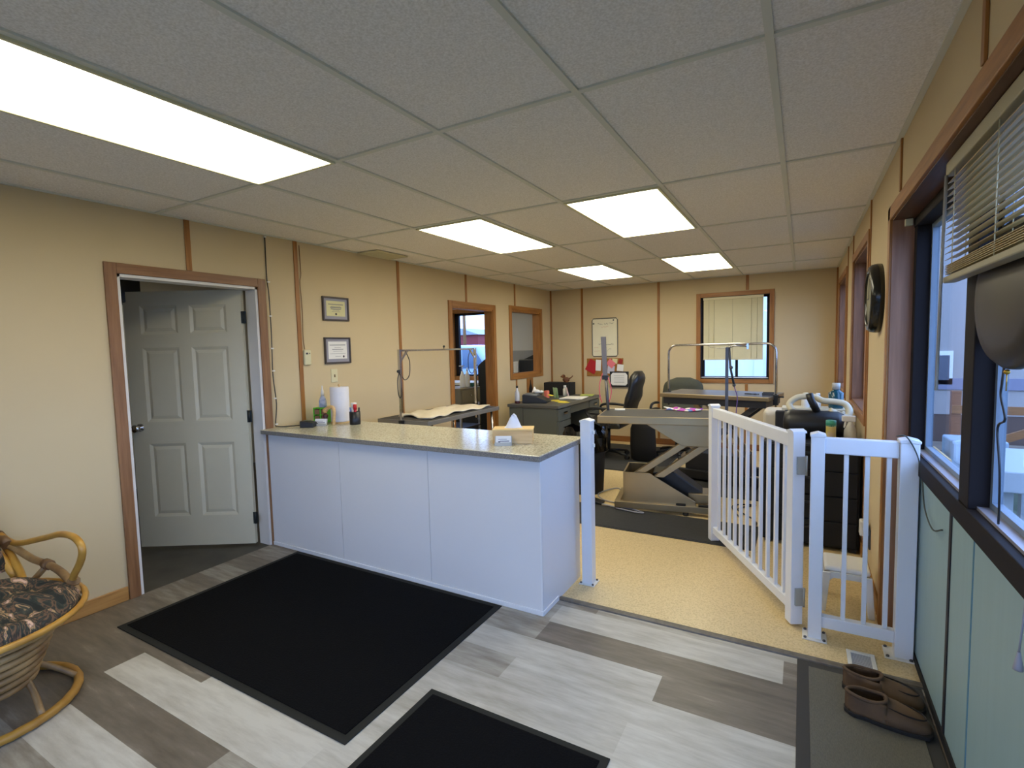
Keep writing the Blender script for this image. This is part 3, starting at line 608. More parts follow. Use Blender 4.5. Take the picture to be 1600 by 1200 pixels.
R_('back_hoop', MB().tube([(.24, -.86, .42), (.12, -.90, .56), (.07, -1.0, .76), (.06, -1.14, .84), (.07, -1.28, .76), (.12, -1.38, .56), (.24, -1.42, .42)], .018, 10, smooth=6), RATTAN)
m = MB(); m.grid(lambda u, v: (.26-.12*v+.02*math.sin(u*PI)-.05, -1.14+(u-.5)*.52*(1-.25*v*v), .45+.38*v), 12, 8); R_('back_cushion', m, CUSH, solid=.07)

# ------------------------------------------------------------------ left wall fixtures
def picture(name, label, cat, y0, y1, z0, z1, pm, lines, group=None):
    o = thing(name, label, cat, (0, (y0+y1)/2, z0), group=group); a = (y1-y0)/2; h = z1-z0; f = .014
    obj('frame', MB().box(0, .018, -a, -a+f, 0, h).box(0, .018, a-f, a, 0, h).box(0, .018, -a+f, a-f, 0, f).box(0, .018, -a+f, a-f, h-f, h), PEWTER, o, bevel=.002)
    obj('mat_board', B(.0, .008, -a+f, a-f, f, h-f), MATBD, o)
    obj('certificate', B(.008, .0088, -a+f+.026, a-f-.026, f+.026, h-f-.022), pm, o)
    m = MB(); w = a-f-.026
    for zz, ww, t in lines: m.box(.0088, .0092, -w*ww, w*ww, f+.026+(h-.08)*zz, f+.026+(h-.08)*zz+t)
    obj('print', m, INKL, o)
    m = MB(); m.lathe([(.010, 0), (.010, .0006)], (.0088, w*.62 if pm is PAPER else .0, f+.045), 'x', 10); obj('seal', m, INK, o)
picture('framed_certificate', 'upper framed certificate with cream paper on the left wall', 'picture', 1.232, 1.515, 1.73, 1.935, CREAM, [(.78, .8, .006), (.66, .5, .003), (.56, .6, .008), (.46, .55, .006), (.4, .35, .003), (.3, .45, .003)], 'framed certificates')
picture('framed_certificate', 'lower framed certificate with white paper on the left wall', 'picture', 1.232, 1.515, 1.362, 1.588, PAPER, [(.8, .85, .006), (.66, .35, .003), (.54, .6, .006), (.44, .5, .003), (.3, .85, .002), (.14, .3, .003)], 'framed certificates')
t_ = thing('thermostat', 'small cream rounded thermostat remote beside an oak wall strip', 'thermostat', (0, 1.055, 1.36))
obj('body', B(0, .02, -.034, .034, 0, .125), CREAMPL, t_, bevel=.012); obj('display', MB().box(.02, .0208, -.02, .002, .088, .102).box(.02, .0208, .012, .02, .09, .1), INK, t_)
s_ = thing('light_switch', 'cream light switch plate above the paper towel roll', 'switch', (0, 1.327, 1.2))
obj('plate', B(0, .006, -.035, .035, 0, .115), CREAMPL, s_, bevel=.003); obj('toggle', B(.006, .014, -.005, .005, .045, .068), mat('brown_toggle', (130, 110, 80), .5), s_)
c_ = thing('wall_cable', 'dark cable with white clips running down beside the left door', 'cable', (.02, .735, .9))
obj('cord', MB().tube([(.006, .735, 2.34), (.006, .733, 2.03), (.022, .731, 1.9), (.02, .734, 1.6), (.018, .729, 1.3), (.022, .742, 1.08), (.01, .733, .92), (.02, .742, .902), (.06, .76, .900), (.13, .80, .904), (.2, .82, .91)], .004, 6, smooth=5), BLK, c_, world=True)
for z in (2.335, 2.0, 1.745, 1.5, 1.33, 1.12, .92): obj('clip', B(.0165 if z < 2.01 else .001, .026 if z < 2.01 else .012, .724, .744, z-.005, z+.005), WPLAS, c_, world=True)
tag(obj('wall_wire', MB().tube([(.010, 1.03, 2.32), (.009, 1.035, 2.1), (.012, 1.02, 2.02), (.009, 1.03, 1.8), (.012, 1.022, 1.6), (.006, 1.036, 1.49)], .003, 6, smooth=5), mat('brown_wire', (110, 72, 40), .6)), 'thin brown wire hanging along an oak strip down to the thermostat', 'wire')
# ------------------------------------------------------------------ counter things
CT = .8952
tb = thing('card_terminal', 'small black box with cord on the left end of the counter', 'device', (.245, .845, CT), .5)
obj('body', MB().prism([(-.05, 0), (.05, 0), (.05, .035), (-.02, .05), (-.05, .05)], 'y', -.042, .042), BLK, tb, bevel=.004)
obj('screen', B(-.035, .015, -.025, .025, .0495, .0505), mat('grey_screen', (96, 104, 88), .3), tb)
gc = thing('drawer_caddy', 'lime green plastic mini drawer caddy on the counter', 'caddy', (.125, 1.09, CT), .35)
obj('shell', MB().box(-.062, .062, -.05, .05, 0, .008).box(-.062, .062, -.05, .05, .112, .12).box(-.062, .062, -.05, .05, .058, .064).box(-.062, -.054, -.05, .05, .008, .112).box(.054, .062, -.05, .05, .008, .112).box(-.004, .004, -.05, .05, .008, .112).box(-.054, .054, .042, .05, .008, .112), GRN, gc, bevel=.003)
for x in (-.03, .03):
    for z in (.012, .067): obj('drawer', B(x-.02, x+.02, -.045, .035, z, z+.04), mat('brown_drawer', (124, 92, 66), .6), gc)
sb = thing('spray_bottle', 'blue and white bottle with pointed nozzle on the green caddy', 'bottle', (.125, 1.09, CT+.121))
obj('bottle', MB().lathe([(.03, 0), (.032, .004), (.03, .05), (.022, .075), (.012, .09), (.012, .1)], seg=20), mat('blue_grey_label', (130, 142, 176), .5, rgb2=(196, 200, 210), scale=40), sb)
obj('nozzle', MB().lathe([(.014, .095), (.013, .12), (.006, .15), (.003, .175)], seg=14), WPLAS, sb)
pr = thing('paper_towel_roll', 'white paper towel roll upright on a holder on the counter', 'paper towels', (.30, 1.11, CT))
obj('holder', MB().lathe([(.075, 0), (.075, .01), (.008, .012), (.006, .298), (.012, .302), (.004, .312)], seg=20), PINE, pr)
obj('paper', MB().lathe([(.021, .013), (.072, .013), (.073, .02), (.073, .28), (.071, .288), (.021, .288)], seg=40), mat('paper_towel', (224, 222, 226), .9, bump=.2, scale=60), pr)
wf = thing('wooden_ornament', 'tan curved wooden ornament with a brown ball behind the card holder', 'ornament', (.34, .985, CT), .2)
obj('arch', MB().tube([(.02, 0, 0), (.022, 0, .05), (.028, 0, .1), (.018, 0, .135), (-.015, 0, .138), (-.05, 0, .12)], [.012, .015], 10, smooth=5), PINE, wf)
obj('ball', MB().ball((-.055, 0, .112), .02), mat('tan_ball', (206, 156, 100), .5), wf)
obj('stand', MB().lathe([(.012, 0), (.014, .05), (.024, .075), (.01, .09)], (-.055, 0, 0), seg=14), mat('dark_brown_wood', (70, 34, 26), .4), wf)
def card_holder(label, x, y, rz):
    o = thing('card_holder', label, 'card holder', (x, y, CT), rz, 'business card holders')
    obj('stand', MB().prism([(-.028, 0), (.018, 0), (.018, .004), (-.006, .008), (.012, .05), (.009, .051), (-.014, .008), (-.026, .006), (-.026, .02), (-.028, .02)], 'x', -.05, .05), CLEARP, o)
    obj('card', B(-.045, .045, -.0155, -.0125, .006, .056, rot=(-.35, 0, 0), piv=(0, -.014, .006)), PAPER, o)
    obj('print', MB().box(-.03, .02, -.0162, -.0156, .035, .038, rot=(-.35, 0, 0), piv=(0, -.014, .006)).box(-.02, .035, -.0162, -.0156, .022, .028, rot=(-.35, 0, 0), piv=(0, -.014, .006)).box(-.03, -.018, -.0162, -.0156, .014, .026, rot=(-.35, 0, 0), piv=(0, -.014, .006)), INKL, o)
card_holder('card holder with white cards in front of the green caddy', .285, .93, .45)
card_holder('card holder with white cards leaning before the wooden tissue box', 2.005, .80, .45)
pc = thing('pen_cup', 'black mesh pen cup full of pens beside the paper towel roll', 'pen cup', (.49, 1.085, CT))
obj('cup', MB().lathe([(.040, 0), (.042, .004), (.042, .10), (.038, .10), (.038, .006), (.01, .006)], seg=20), BLK, pc)
def pen(label, nm, x, y, lx, ly, z0, z1, mt, r=.005):
    o = thing(nm, label, 'pen', (.49+x, 1.085+y, CT+z0)); obj('barrel', MB().tube([(0, 0, 0), (lx, ly, z1-z0)], r, 8), mt, o); obj('cap', MB().tube([(lx*.75, ly*.75, (z1-z0)*.75), (lx*1.02, ly*1.02, (z1-z0)*1.02)], r*1.25, 8), mt, o)
pen('red pen standing in the black pen cup', 'pen', .012, -.008, .012, -.01, .008, .155, mat('red_plastic', (190, 20, 30), .4), .011)
pen('white marker standing in the black pen cup', 'marker', -.012, .005, -.006, .005, .008, .165, WPLAS, .018)
pen('pale blue pen leaning left in the black pen cup', 'pen', -.022, -.01, -.016, 0, .008, .13, mat('pale_blue', (130, 150, 190), .4), .005)
pen('dark pen leaning right in the black pen cup', 'pen', .025, .01, .012, 0, .008, .13, BLK, .005)
tx = thing('tissue_box', 'pale wooden tissue box cover on the counter', 'tissue box', (2.015, .905, CT), .42)
obj('box', MB().box(-.118, .118, -.062, .062, 0, .078), PINE, tx, bevel=.002); obj('lid', B(-.122, .122, -.066, .066, .078, .088), mat('light_lid', (232, 200, 136), .5, rgb2=(216, 180, 116), scale=6, stretch=(.6, 9, 9)), tx, bevel=.002)
m = MB(); m.grid(lambda u, v: ((.056-.02*v**.5)*math.cos(2*PI*u)*(1-v)**.4+.004*math.sin(14*u)*v, (.024)*math.sin(2*PI*u)*(1-v)**.5+.006*math.sin(9*u), .088+.078*v+.008*math.sin(4*PI*u)*(v)), 24, 8)
obj('tissue', m, TISSUE, tx)['label'] = 'white tissue pulled up'

# ------------------------------------------------------------------ grooming tables
def clamp(root, x, y, z, nm='clamp'):
    return obj(nm, MB().box(x-.022, x+.022, y-.022, y+.022, z-.07, z+.03).tube([(x, y, z-.07), (x, y, z-.11)], .006).ball((x, y, z-.115), .014), BLK, root, bevel=.003)
g1 = thing('grooming_table', 'grey grooming table with overhead arm behind the counter by left wall', 'table', (.47, 2.23, 0))
a, b = .29, .59
obj('tabletop', MB().box(-a+.012, a-.012, -b+.012, b-.012, .825, .851), RUBBER, g1)
obj('edge_trim', MB().box(-a, a, -b, -b+.014, .812, .85).box(-a, a, b-.014, b, .812, .85).box(-a, -a+.014, -b+.014, b-.014, .812, .85).box(a-.014, a, -b+.014, b-.014, .812, .85), mat('grey_metal_edge', (140, 138, 134), .35, .5), g1, bevel=.003)
for sx in (-1, 1):
    for s2 in (-1, 1): obj('leg', MB().tube([(sx*(a-.04), s2*(b-.1), .815), (sx*(a-.04), s2*(b-.04), .0)], .0125, 10), CHROME, g1)
obj('shelf', MB().box(-a+.05, a-.05, -b+.14, b-.14, .3, .315), DSTEEL, g1)
for s2 in (-1, 1):
    p = obj('arm_post', MB().box(-.012, .012, s2*b-.012, s2*b+.012, .72, 1.47).prism([(s2*(b-.014), 1.36), (s2*(b-.014), 1.385), (s2*(b-.085), 1.455), (s2*(b-.11), 1.455)], 'x', -.006, .006), CHROME, g1)
    clamp(g1, 0, s2*b, .82)
    obj('knob', MB().ball((0, s2*b+s2*.022, 1.28), .014), BLK, p)
    obj('leash', MB().tube([(0, s2*(b-.09), 1.44), (0, s2*(b-.13), 1.36), (0, s2*(b-.12), 1.24), (0, s2*(b-.06), 1.2), (0, s2*(b-.02), 1.24)], .004, 6, smooth=5), BLK, p)
obj('leash', MB().tube([(0, -b-.01, 1.28), (0, -b-.035, 1.2), (0, -b-.03, 1.08), (0, -b-.0, 1.04), (0, -b+.012, 1.1)], .004, 6, smooth=5), BLK, g1)
obj('crossbar', MB().box(-.008, .008, -b, b, 1.452, 1.468), CHROME, g1); obj('knob', MB().ball((0, .05, 1.49), .012).tube([(0, .05, 1.466), (0, .05, 1.49)], .004), BLK, g1)
m = MB()
def tw(u, v):
    x = -.18+.40*u+.02*math.sin(7*v+2); y = -.46+.97*v+.03*math.sin(6*u)
    return (.47+x, 2.23+y, .862+.012*abs(math.sin(5*u+6*v))+.015*math.sin(v*PI)**2*math.sin(u*PI)+.006*math.sin(23*v+5*u))
m.grid(tw, 16, 30); tag(obj('towel', m, TOWEL, solid=.009), 'rumpled cream towel spread on the left grooming table', 'towel')

# stainless lift table in the middle
g2 = thing('grooming_table', 'stainless steel lift grooming table in the middle of the room', 'table', (2.425, 2.84, 0), .175)
def G2(name, m, mt=STEEL, **k): return obj(name, m, mt, g2, **k)
a, b = .515, .285
G2('table_rim', MB().box(-a, a, -b, -b+.012, .785, .85).box(-a, a, b-.012, b, .785, .85).box(-a, -a+.012, -b+.012, b-.012, .785, .85).box(a-.012, a, -b+.012, b-.012, .785, .85), STEEL, bevel=.005)
G2('tabletop', B(-a+.01, a-.01, -b+.01, b-.01, .83, .848), RUBBER)
G2('upper_housing', MB().prism([(-.12, .785), (.45, .785), (.45, .595), (.19, .595)], 'y', -.2, .2), STEEL, bevel=.004)
for d in (0, .17): G2('lift_arm', MB().prism([(-.225+d*1.05, .325-d*.1), (-.14+d*1.05, .325-d*.1), (.26+d*1.05, .61), (.17+d*1.05, .61)], 'y', -.175, -.10), STEEL, bevel=.003)
G2('lower_housing', MB().prism([(-.30, .345), (-.08, .345), (.30, .12), (.30, .07), (-.30, .07)], 'y', -.2, -.188), STEEL, bevel=.003)
G2('lower_housing', MB().prism([(-.30, .345), (-.08, .345), (.30, .12), (.30, .07), (-.30, .07)], 'y', .188, .2), STEEL, bevel=.003)
G2('lower_housing', MB().box(-.305, -.29, -.2, .2, .07, .345), STEEL)
G2('motor', MB().prism([(-.06, .33), (.12, .34), (.36, .17), (.36, .09), (-.06, .09)], 'y', -.09, .14), BLK, bevel=.01)
G2('base_frame', MB().box(-.38, .48, -.23, -.18, .03, .085).box(-.38, .48, .18, .23, .03, .085).box(-.38, -.33, -.18, .18, .03, .085).box(.42, .48, -.18, .18, .03, .085), STEEL, bevel=.004)
G2('control_box', MB().box(.24, .47, -.13, .1, .085, .17), STEEL, bevel=.006)
for x in (-.35, .22, .45):
    for y in (-.205, .205): G2('foot', MB().lathe([(.025, 0), (.025, .02), (.015, .03)], (x, y, 0), seg=12), BLK)
for x in (.18, .36): G2('pad', B(x-.04, x+.04, -.225, -.185, .086, .1), BLKM, bevel=.004)
# left upright with wide sleeve and pink ropes
p = G2('arm_post', MB().tube([(-.475, .135, .7), (-.505, .14, 1.2)], .0145, 10), DSTEEL)
G2('arm_sleeve', MB().prism([(-.53, 1.16), (-.488, 1.16), (-.50, 1.545), (-.545, 1.545)], 'y', .125, .155), mat('grey_sleeve', (112, 108, 110), .4, .3), bevel=.004)
clamp(g2, -.48, .135, .8); obj('collar', MB().box(-.535, -.48, .12, .16, 1.14, 1.18), BLK, p)
ROPE = mat('pink_rope', (214, 96, 110), .7)
G2('leash', MB().tube([(-.53, .13, 1.2), (-.56, .13, 1.1), (-.56, .13, .99), (-.54, .13, .92)], .005, 6, smooth=5), ROPE)
G2('leash', MB().tube([(-.49, .13, 1.18), (-.46, .12, 1.1), (-.45, .12, 1.02), (-.47, .12, .93)], .005, 6, smooth=5), ROPE)
# right upright with folded arm
G2('arm_post', MB().box(.535, .56, -.01, .015, .70, 1.42), DSTEEL)
G2('folding_arm', MB().tube([(.565, 0, 1.42), (.575, 0, 1.25), (.605, 0, 1.10)], .009, 8).ball((.58, 0, 1.25), .016).ball((.605, 0, 1.1), .014), DGREY)
G2('folding_arm', MB().tube([(.55, 0, 1.415), (.60, -.02, 1.435), (.70, -.05, 1.43)], .007, 8).box(.695, .71, -.055, -.04, 1.405, 1.45), CHROME)
G2('leash', MB().tube([(.605, 0, 1.09), (.63, 0, 1.0), (.625, 0, .9), (.62, 0, .83)], .004, 6, smooth=4), mat('purple_rope', (110, 80, 140), .7))
clamp(g2, .547, 0, .8)
m = MB(); m.grid(lambda u, v: (2.42+.30*u+.02*math.sin(9*v), 3.02+.12*v+.03*math.sin(7*u), .853+.022*abs(math.sin(8*u+3*v))*math.sin(PI*v)+.004), 18, 8)
def patch():
    m = bpy.data.materials.new('multicolour_fleece'); m.use_nodes = True; n = m.node_tree; b = n.nodes['Principled BSDF']; b.inputs['Roughness'].default_value = .9
    t = n.nodes.new('ShaderNodeTexCoord'); v = n.nodes.new('ShaderNodeTexVoronoi'); v.inputs['Scale'].default_value = 22; n.links.new(t.outputs['Object'], v.inputs['Vector'])
    s = n.nodes.new('ShaderNodeSeparateColor'); n.links.new(v.outputs['Color'], s.inputs[0]); r = n.nodes.new('ShaderNodeValToRGB'); r.color_ramp.interpolation = 'CONSTANT'; e = r.color_ramp.elements
    e[0].color = lin((236, 230, 214))+(1,); e[1].position = .82; e[1].color = lin((110, 130, 190))+(1,)
    for p_, c in ((.25, (190, 90, 190)), (.45, (230, 130, 90)), (.65, (225, 70, 120))): k = e.new(p_); k.color = lin(c)+(1,)
    n.links.new(s.outputs[0], r.inputs[0]); n.links.new(r.outputs[0], b.inputs['Base Color']); return m
tag(obj('cloth', m, patch(), solid=.006), 'small multicoloured cloth lying on the steel lift table', 'cloth')
tag(obj('comb_case', MB().box(1.975, 2.07, 2.9, 2.99, .8485, .858, rot=(0, 0, .3)), WPLAS, bevel=.002), 'small white flat case on the left end of the steel lift table', 'case')

# rear table
g3 = thing('grooming_table', 'rear grooming table with rounded arch frame before the back window', 'table', (2.77, 4.05, 0), -.19)
def G3(name, m, mt=STEEL, **k): return obj(name, m, mt, g3, **k)
a, b, T = .545, .3, .93
G3('tabletop', B(-a+.012, a-.012, -b+.012, b-.012, T-.02, T), mat('slate_rubber', (88, 88, 94), .35, bump=.2, scale=50))
G3('table_rim', MB().box(-a, a, -b, -b+.014, T-.04, T).box(-a, a, b-.014, b, T-.04, T).box(-a, -a+.014, -b+.014, b-.014, T-.04, T).box(a-.014, a, -b+.014, b-.014, T-.04, T), STEEL, bevel=.004)
G3('subframe', MB().box(-a+.03, a-.03, -b+.03, b-.03, T-.11, T-.04), mat('dark_subframe', (50, 50, 52), .4, .3))
G3('lift_arm', MB().prism([(.44, T-.11), (.36, T-.11), (-.25, .30), (-.17, .30)], 'y', -.2, -.17), DGREY); G3('lift_arm', MB().prism([(.44, T-.11), (.36, T-.11), (-.25, .30), (-.17, .30)], 'y', .17, .2), DGREY)
G3('lift_arm', MB().prism([(-.25, T-.11), (-.19, T-.11), (.28, .30), (.2, .30)], 'y', -.16, -.13), STEEL); G3('lift_arm', MB().prism([(-.25, T-.11), (-.19, T-.11), (.28, .30), (.2, .30)], 'y', .13, .16), STEEL)
G3('base_frame', MB().box(-.46, .46, -.26, -.2, .03, .12).box(-.46, .46, .2, .26, .03, .12).box(-.3, .3, -.2, .2, .03, .3), mat('black_steel', (34, 34, 36), .5), bevel=.004)
for x in (-.42, .42):
    for y in (-.23, .23): G3('foot', MB().lathe([(.025, 0), (.02, .03)], (x, y, 0), seg=12), BLK)
Z = 1.445; rr = .09
pts = [(-a+.01, -.09, T-.1), (-a+.01, -.09, Z-rr)]+[(-a+.01+rr-rr*math.cos(t), -.09, Z-rr+rr*math.sin(t)) for t in (.3, .6, .9, 1.2, PI/2)]+[(a+.015-rr+rr*math.sin(t), -.09, Z-rr+rr*math.cos(t)) for t in (0, .3, .6, .9, 1.2, PI/2)]+[(a+.015, -.09, .55)]
G3('arch_frame', MB().tube(pts, .0115, 10), CHROME)
clamp(g3, a+.015, -.09, T-.02); clamp(g3, -a+.01, -.09, T-.02)
G3('clamp_handle', MB().tube([(a+.03, -.09, T-.01), (a+.085, -.09, T-.01)], .008), BLK)
G3('leash', MB().tube([(-.1, -.09, Z-.01), (-.07, -.09, Z-.03), (.02, -.09, Z-.04), (.09, -.09, Z-.03), (.12, -.09, Z-.01)], .003, 6, smooth=4), CHROME)
tag(obj('scissors', MB().tube([(3.02, 3.9, .94), (3.1, 3.88, .94)], .006).tube([(3.08, 3.88, .94), (3.12, 3.91, .94), (3.15, 3.88, .94), (3.11, 3.86, .94)], .005, 6, closed=True), BLK), 'black handled clippers lying on the rear grooming table', 'tool')
tag(obj('grooming_tray', MB().box(3.18, 3.28, 3.86, 3.99, .9305, .938).box(3.18, 3.28, 3.86, 3.868, .938, .955).box(3.18, 3.28, 3.982, 3.99, .938, .955), DGREY), 'flat dark tray at the right end of the rear grooming table', 'tray')

# ------------------------------------------------------------------ office chairs
def office_chair(label, x, y, rz, lm, high=1.12, wide=.5, armz=.66):
    # faces local +x
    o = thing('office_chair', label, 'chair', (x, y, 0), rz)
    m = MB()
    for k in range(5):
        t = 2*PI*k/5+.3; m.tube([(0, 0, .09), (.15*math.cos(t), .15*math.sin(t), .085), (.29*math.cos(t), .29*math.sin(t), .06)], [.024, .016], 8)
    obj('star_base', m, BLK, o)
    for k in range(5):
        t = 2*PI*k/5+.3; obj('castor', MB().tube([(.29*math.cos(t)-.018*math.sin(t), .29*math.sin(t)+.018*math.cos(t), .032), (.29*math.cos(t)+.018*math.sin(t), .29*math.sin(t)-.018*math.cos(t), .032)], .028, 12), BLK, o)
    obj('gas_lift', MB().tube([(0, 0, .08), (0, 0, .4)], .026, 12), BLK, o)
    obj('seat', MB().prism([(-.23, .41), (.24, .41), (.28, .44), (.27, .5), (.2, .515), (-.2, .49), (-.24, .46)], 'y', -wide/2, wide/2), lm, o, bevel=.03, bseg=3)
    n = 14
    def back(u, v):
        z = .47+(high-.47)*v; xb = -.23-.02*math.sin(v*PI)*2-.17*v**1.3
        w_ = wide/2*(.92+.12*math.sin(v*PI))*(1 if v < .8 else math.sqrt(max(.12, 1-((v-.8)/.2)**2*.85)))
        a = 2*PI*u; th = .055+.02*math.sin(v*PI*3)**2
        return (xb+math.cos(a)*th*(1 if v < .93 else .75), math.copysign(abs(math.sin(a))**.6, math.sin(a))*w_, z)
    m = MB(); m.grid(back, 20, n); top = [v_ for v_ in m.bm.verts if abs(v_.co.z-high) < 1e-5]; bot = [v_ for v_ in m.bm.verts if abs(v_.co.z-.47) < 1e-5]
    bmesh.ops.remove_doubles(m.bm, verts=m.bm.verts, dist=1e-5)
    for zz in (high, .47):
        es = [e for e in m.bm.edges if e.is_boundary and abs(e.verts[0].co.z-zz) < 1e-4]
        if es: bmesh.ops.contextual_create(m.bm, geom=es)
    obj('backrest', m, lm, o)
    for s in (-1, 1):
        y_ = s*(wide/2+.03)
        obj('armrest', MB().tube([(-.2, y_, armz+.01), (.0, y_, armz+.03), (.16, y_, armz+.02), (.2, y_, armz-.03), (.12, y_, .52), (.02, y_*.92, .44)], .017, 8, smooth=5).tube([(-.22, y_*.95, armz-.08), (-.05, y_, armz-.05), (.15, y_, armz-.04)], .012, 8, smooth=3), BLK, o)
    return o
office_chair('high-backed black leather office chair turned side-on to the desk', 1.33, 4.62, PI, LEATH, 1.13, .48, .64)
office_chair('olive-grey rounded office chair behind the rear grooming table', 2.12, 5.03, -PI/2, GREENF, 1.0, .52, .66)

jk = thing('black_bag', 'tall soft black bag standing on the floor behind the leather office chair', 'bag', (1.80, 4.57, .009))
m = MB()
m.lathe([(.10, 0), (.125, .02), (.13, .2), (.125, .4), (.10, .5), (.05, .54), (.03, .55)], seg=28, sx=1.25, sy=.72)
for v_ in m.bm.verts: v_.co.x += .008*math.sin(30*v_.co.z+5*v_.co.y); v_.co.y += .006*math.sin(24*v_.co.z+9*v_.co.x)
obj('body', m, BLKM, jk)
obj('handle', MB().tube([(-.06, 0, .52), (-.05, 0, .6), (.05, 0, .6), (.06, 0, .52)], .008, 8, smooth=4), BLK, jk)
tag(obj('crumpled_tissue', MB().ball((.42, 4.36, .865), .035, (1.5, 1.1, .8)).ball((.47, 4.40, .86), .025, (1.2, 1, .8)), TISSUE), 'crumpled white tissue on top of the black desk machine', 'tissue')
# ------------------------------------------------------------------ steel desk
dk = thing('steel_desk', 'grey-green steel pedestal desk in the far left corner', 'desk', (.6, 4.62, 0))
def K(name, m, mt=DESK, **k): return obj(name, m, mt, dk, world=True, **k)
K('desktop', B(.245, .96, 3.865, 5.375, .705, .742), DESKT, bevel=.006)
K('desk_edge', MB().box(.955, .963, 3.868, 5.372, .708, .735), mat('aluminium_edge', (140, 142, 138), .35, .6))
K('pedestal', MB().box(.26, .925, 3.89, 4.29, .05, .705), DESK, bevel=.003); K('pedestal', MB().box(.26, .925, 4.95, 5.35, .05, .705), DESK, bevel=.003)
K('modesty_panel', B(.265, .285, 4.29, 4.95, .2, .705)); K('side_rib', B(.455, .462, 3.886, 3.89, .05, .705), DGREY)
for y in (3.93, 5.0):
    for x in (.3, .88):
        K('foot', MB().box(x-.02, x+.02, y-.02, y+.02, 0, .05).box(x-.02, x+.02, y+.28, y+.32, 0, .05), BLK)
for y0 in (3.9, 4.96):
    for z0, z1 in ((.545, .69), (.325, .535), (.07, .315)):
        d_ = K('drawer', B(.925, .945, y0, y0+.38, z0, z1), DESK, bevel=.003); K_ = obj('handle', MB().box(.945, .965, y0+.14, y0+.24, (z0+z1)/2+.02, (z0+z1)/2+.032).box(.96, .965, y0+.14, y0+.24, (z0+z1)/2, (z0+z1)/2+.032), CHROME, d_, world=True)
K('centre_drawer', B(.9, .94, 4.295, 4.945, .6, .70), DESK, bevel=.003)
DT = .7425
ph = thing('desk_phone', 'black sloped cash register style machine on the near end of desk', 'machine', (.5, 4.17, DT), .25)
obj('body', MB().prism([(-.15, 0), (.17, 0), (.17, .03), (.05, .085), (-.15, .105)], 'y', -.13, .13), mat('navy_black_plastic', (34, 38, 46), .4), ph, bevel=.006)
obj('top_panel', MB().box(-.14, .03, -.115, .115, .0, .006, rot=(0, .1, 0)), mat('slate_keys', (108, 116, 124), .4), ph).location = (0, 0, .1)
bo = thing('bottle', 'clear bottle with pale label and dark cap on the desk corner', 'bottle', (.33, 3.98, DT))
obj('glass_body', MB().lathe([(.03, 0), (.032, .01), (.032, .035), (.031, .14), (.013, .175), (.012, .2)], seg=18), mat('frosted_bottle', (196, 198, 206), .2), bo); obj('cap', MB().lathe([(.014, .2), (.014, .225), (.01, .228)], seg=12), BLK, bo)
obj('contents', MB().lathe([(.0325, 0), (.0335, .004), (.0335, .03), (.0325, .034)], seg=18), mat('maroon_liquid', (74, 24, 28), .3), bo)
tag(obj('sticky_notes', MB().box(.62, .72, 4.36, 4.47, DT, DT+.006, rot=(0, 0, .3)).box(.72, .86, 4.28, 4.38, DT, DT+.004, rot=(0, 0, -.2)).box(.8, .94, 4.2, 4.27, DT, DT+.004, rot=(0, 0, .15)), YEL), 'scattered yellow notes on the near front edge of the desk', 'notes')
tag(obj('sticky_note', MB().box(.66, .72, 4.2, 4.26, .83, .836, rot=(0, .2, 0)), YEL), 'yellow sticky note on the black machine', 'note')
tag(obj('paper_stack', MB().box(.62, .93, 4.62, 5.0, DT, DT+.008, rot=(0, 0, .12)).box(.65, .9, 4.6, 4.9, DT+.0081, DT+.012, rot=(0, 0, -.1)), PAPER), 'loose white papers lying on the desk', 'papers')
tag(obj('greeting_card', MB().box(.5, .503, 4.72, 4.86, DT, DT+.14, rot=(0, .12, .5)).box(.5, .503, 4.72, 4.86, DT, DT+.14, rot=(0, -.12, .9)), LGRN), 'pale green folded card standing on the desk', 'card')
tag(obj('greeting_card', MB().box(.6, .603, 4.9, 5.05, DT+.01, DT+.13, rot=(0, -.25, .3)), mat('pinkish_paper', (206, 180, 176), .8)), 'pinkish grey card leaning behind the green card on the desk', 'card')
o = thing('tissue_box', 'low dark tissue box with white tissues on the desk', 'tissue box', (.33, 4.47, DT)); obj('box', B(-.06, .06, -.11, .11, 0, .1), DGREY, o, bevel=.003)
m = MB(); m.grid(lambda u, v: (.03*math.cos(2*PI*u)*(1-v)**.6, .055*math.sin(2*PI*u)*(1-v)**.6, .1+.07*v+.01*math.sin(9*u)*v), 20, 6); obj('tissue', m, TISSUE, o)
tag(obj('eraser', MB().box(.4, .45, 4.62, 4.7, DT, DT+.11), mat('coral_plastic', (226, 120, 100), .5), bevel=.01), 'coral pink upright holder on the desk beside the cards', 'holder')
o = thing('pill_bottle', 'tall white bottle with white cap on the far end of desk', 'bottle', (.53, 5.05, DT+.0)); obj('bottle', MB().lathe([(.026, 0), (.028, .01), (.028, .1), (.016, .115)], seg=16), WPLAS, o); obj('cap', MB().lathe([(.02, .115), (.02, .15), (.016, .153)], seg=16), WPLAS, o)
tag(obj('notepad', MB().box(.72, .9, 5.12, 5.3, DT, DT+.012, rot=(0, 0, .2)), mat('green_yellow_paper', (150, 186, 110), .7, rgb2=(214, 200, 90), scale=8)), 'green and yellow notepad on the far corner of the desk', 'notepad')
sk = thing('black_cabinet', 'low black box speaker cabinet on the back corner of the desk', 'speaker', (.37, 5.23, DT), .0); obj('case', B(-.22, .21, -.1, .1, 0, .185), BLKM, sk, bevel=.006); obj('front_grille', B(-.2, .19, -.104, -.1, .015, .17), BLK, sk)
fg = thing('figurine', 'small brown animal figurine sitting on the black cabinet', 'figurine', (.5, 5.22, DT+.1855), .4)
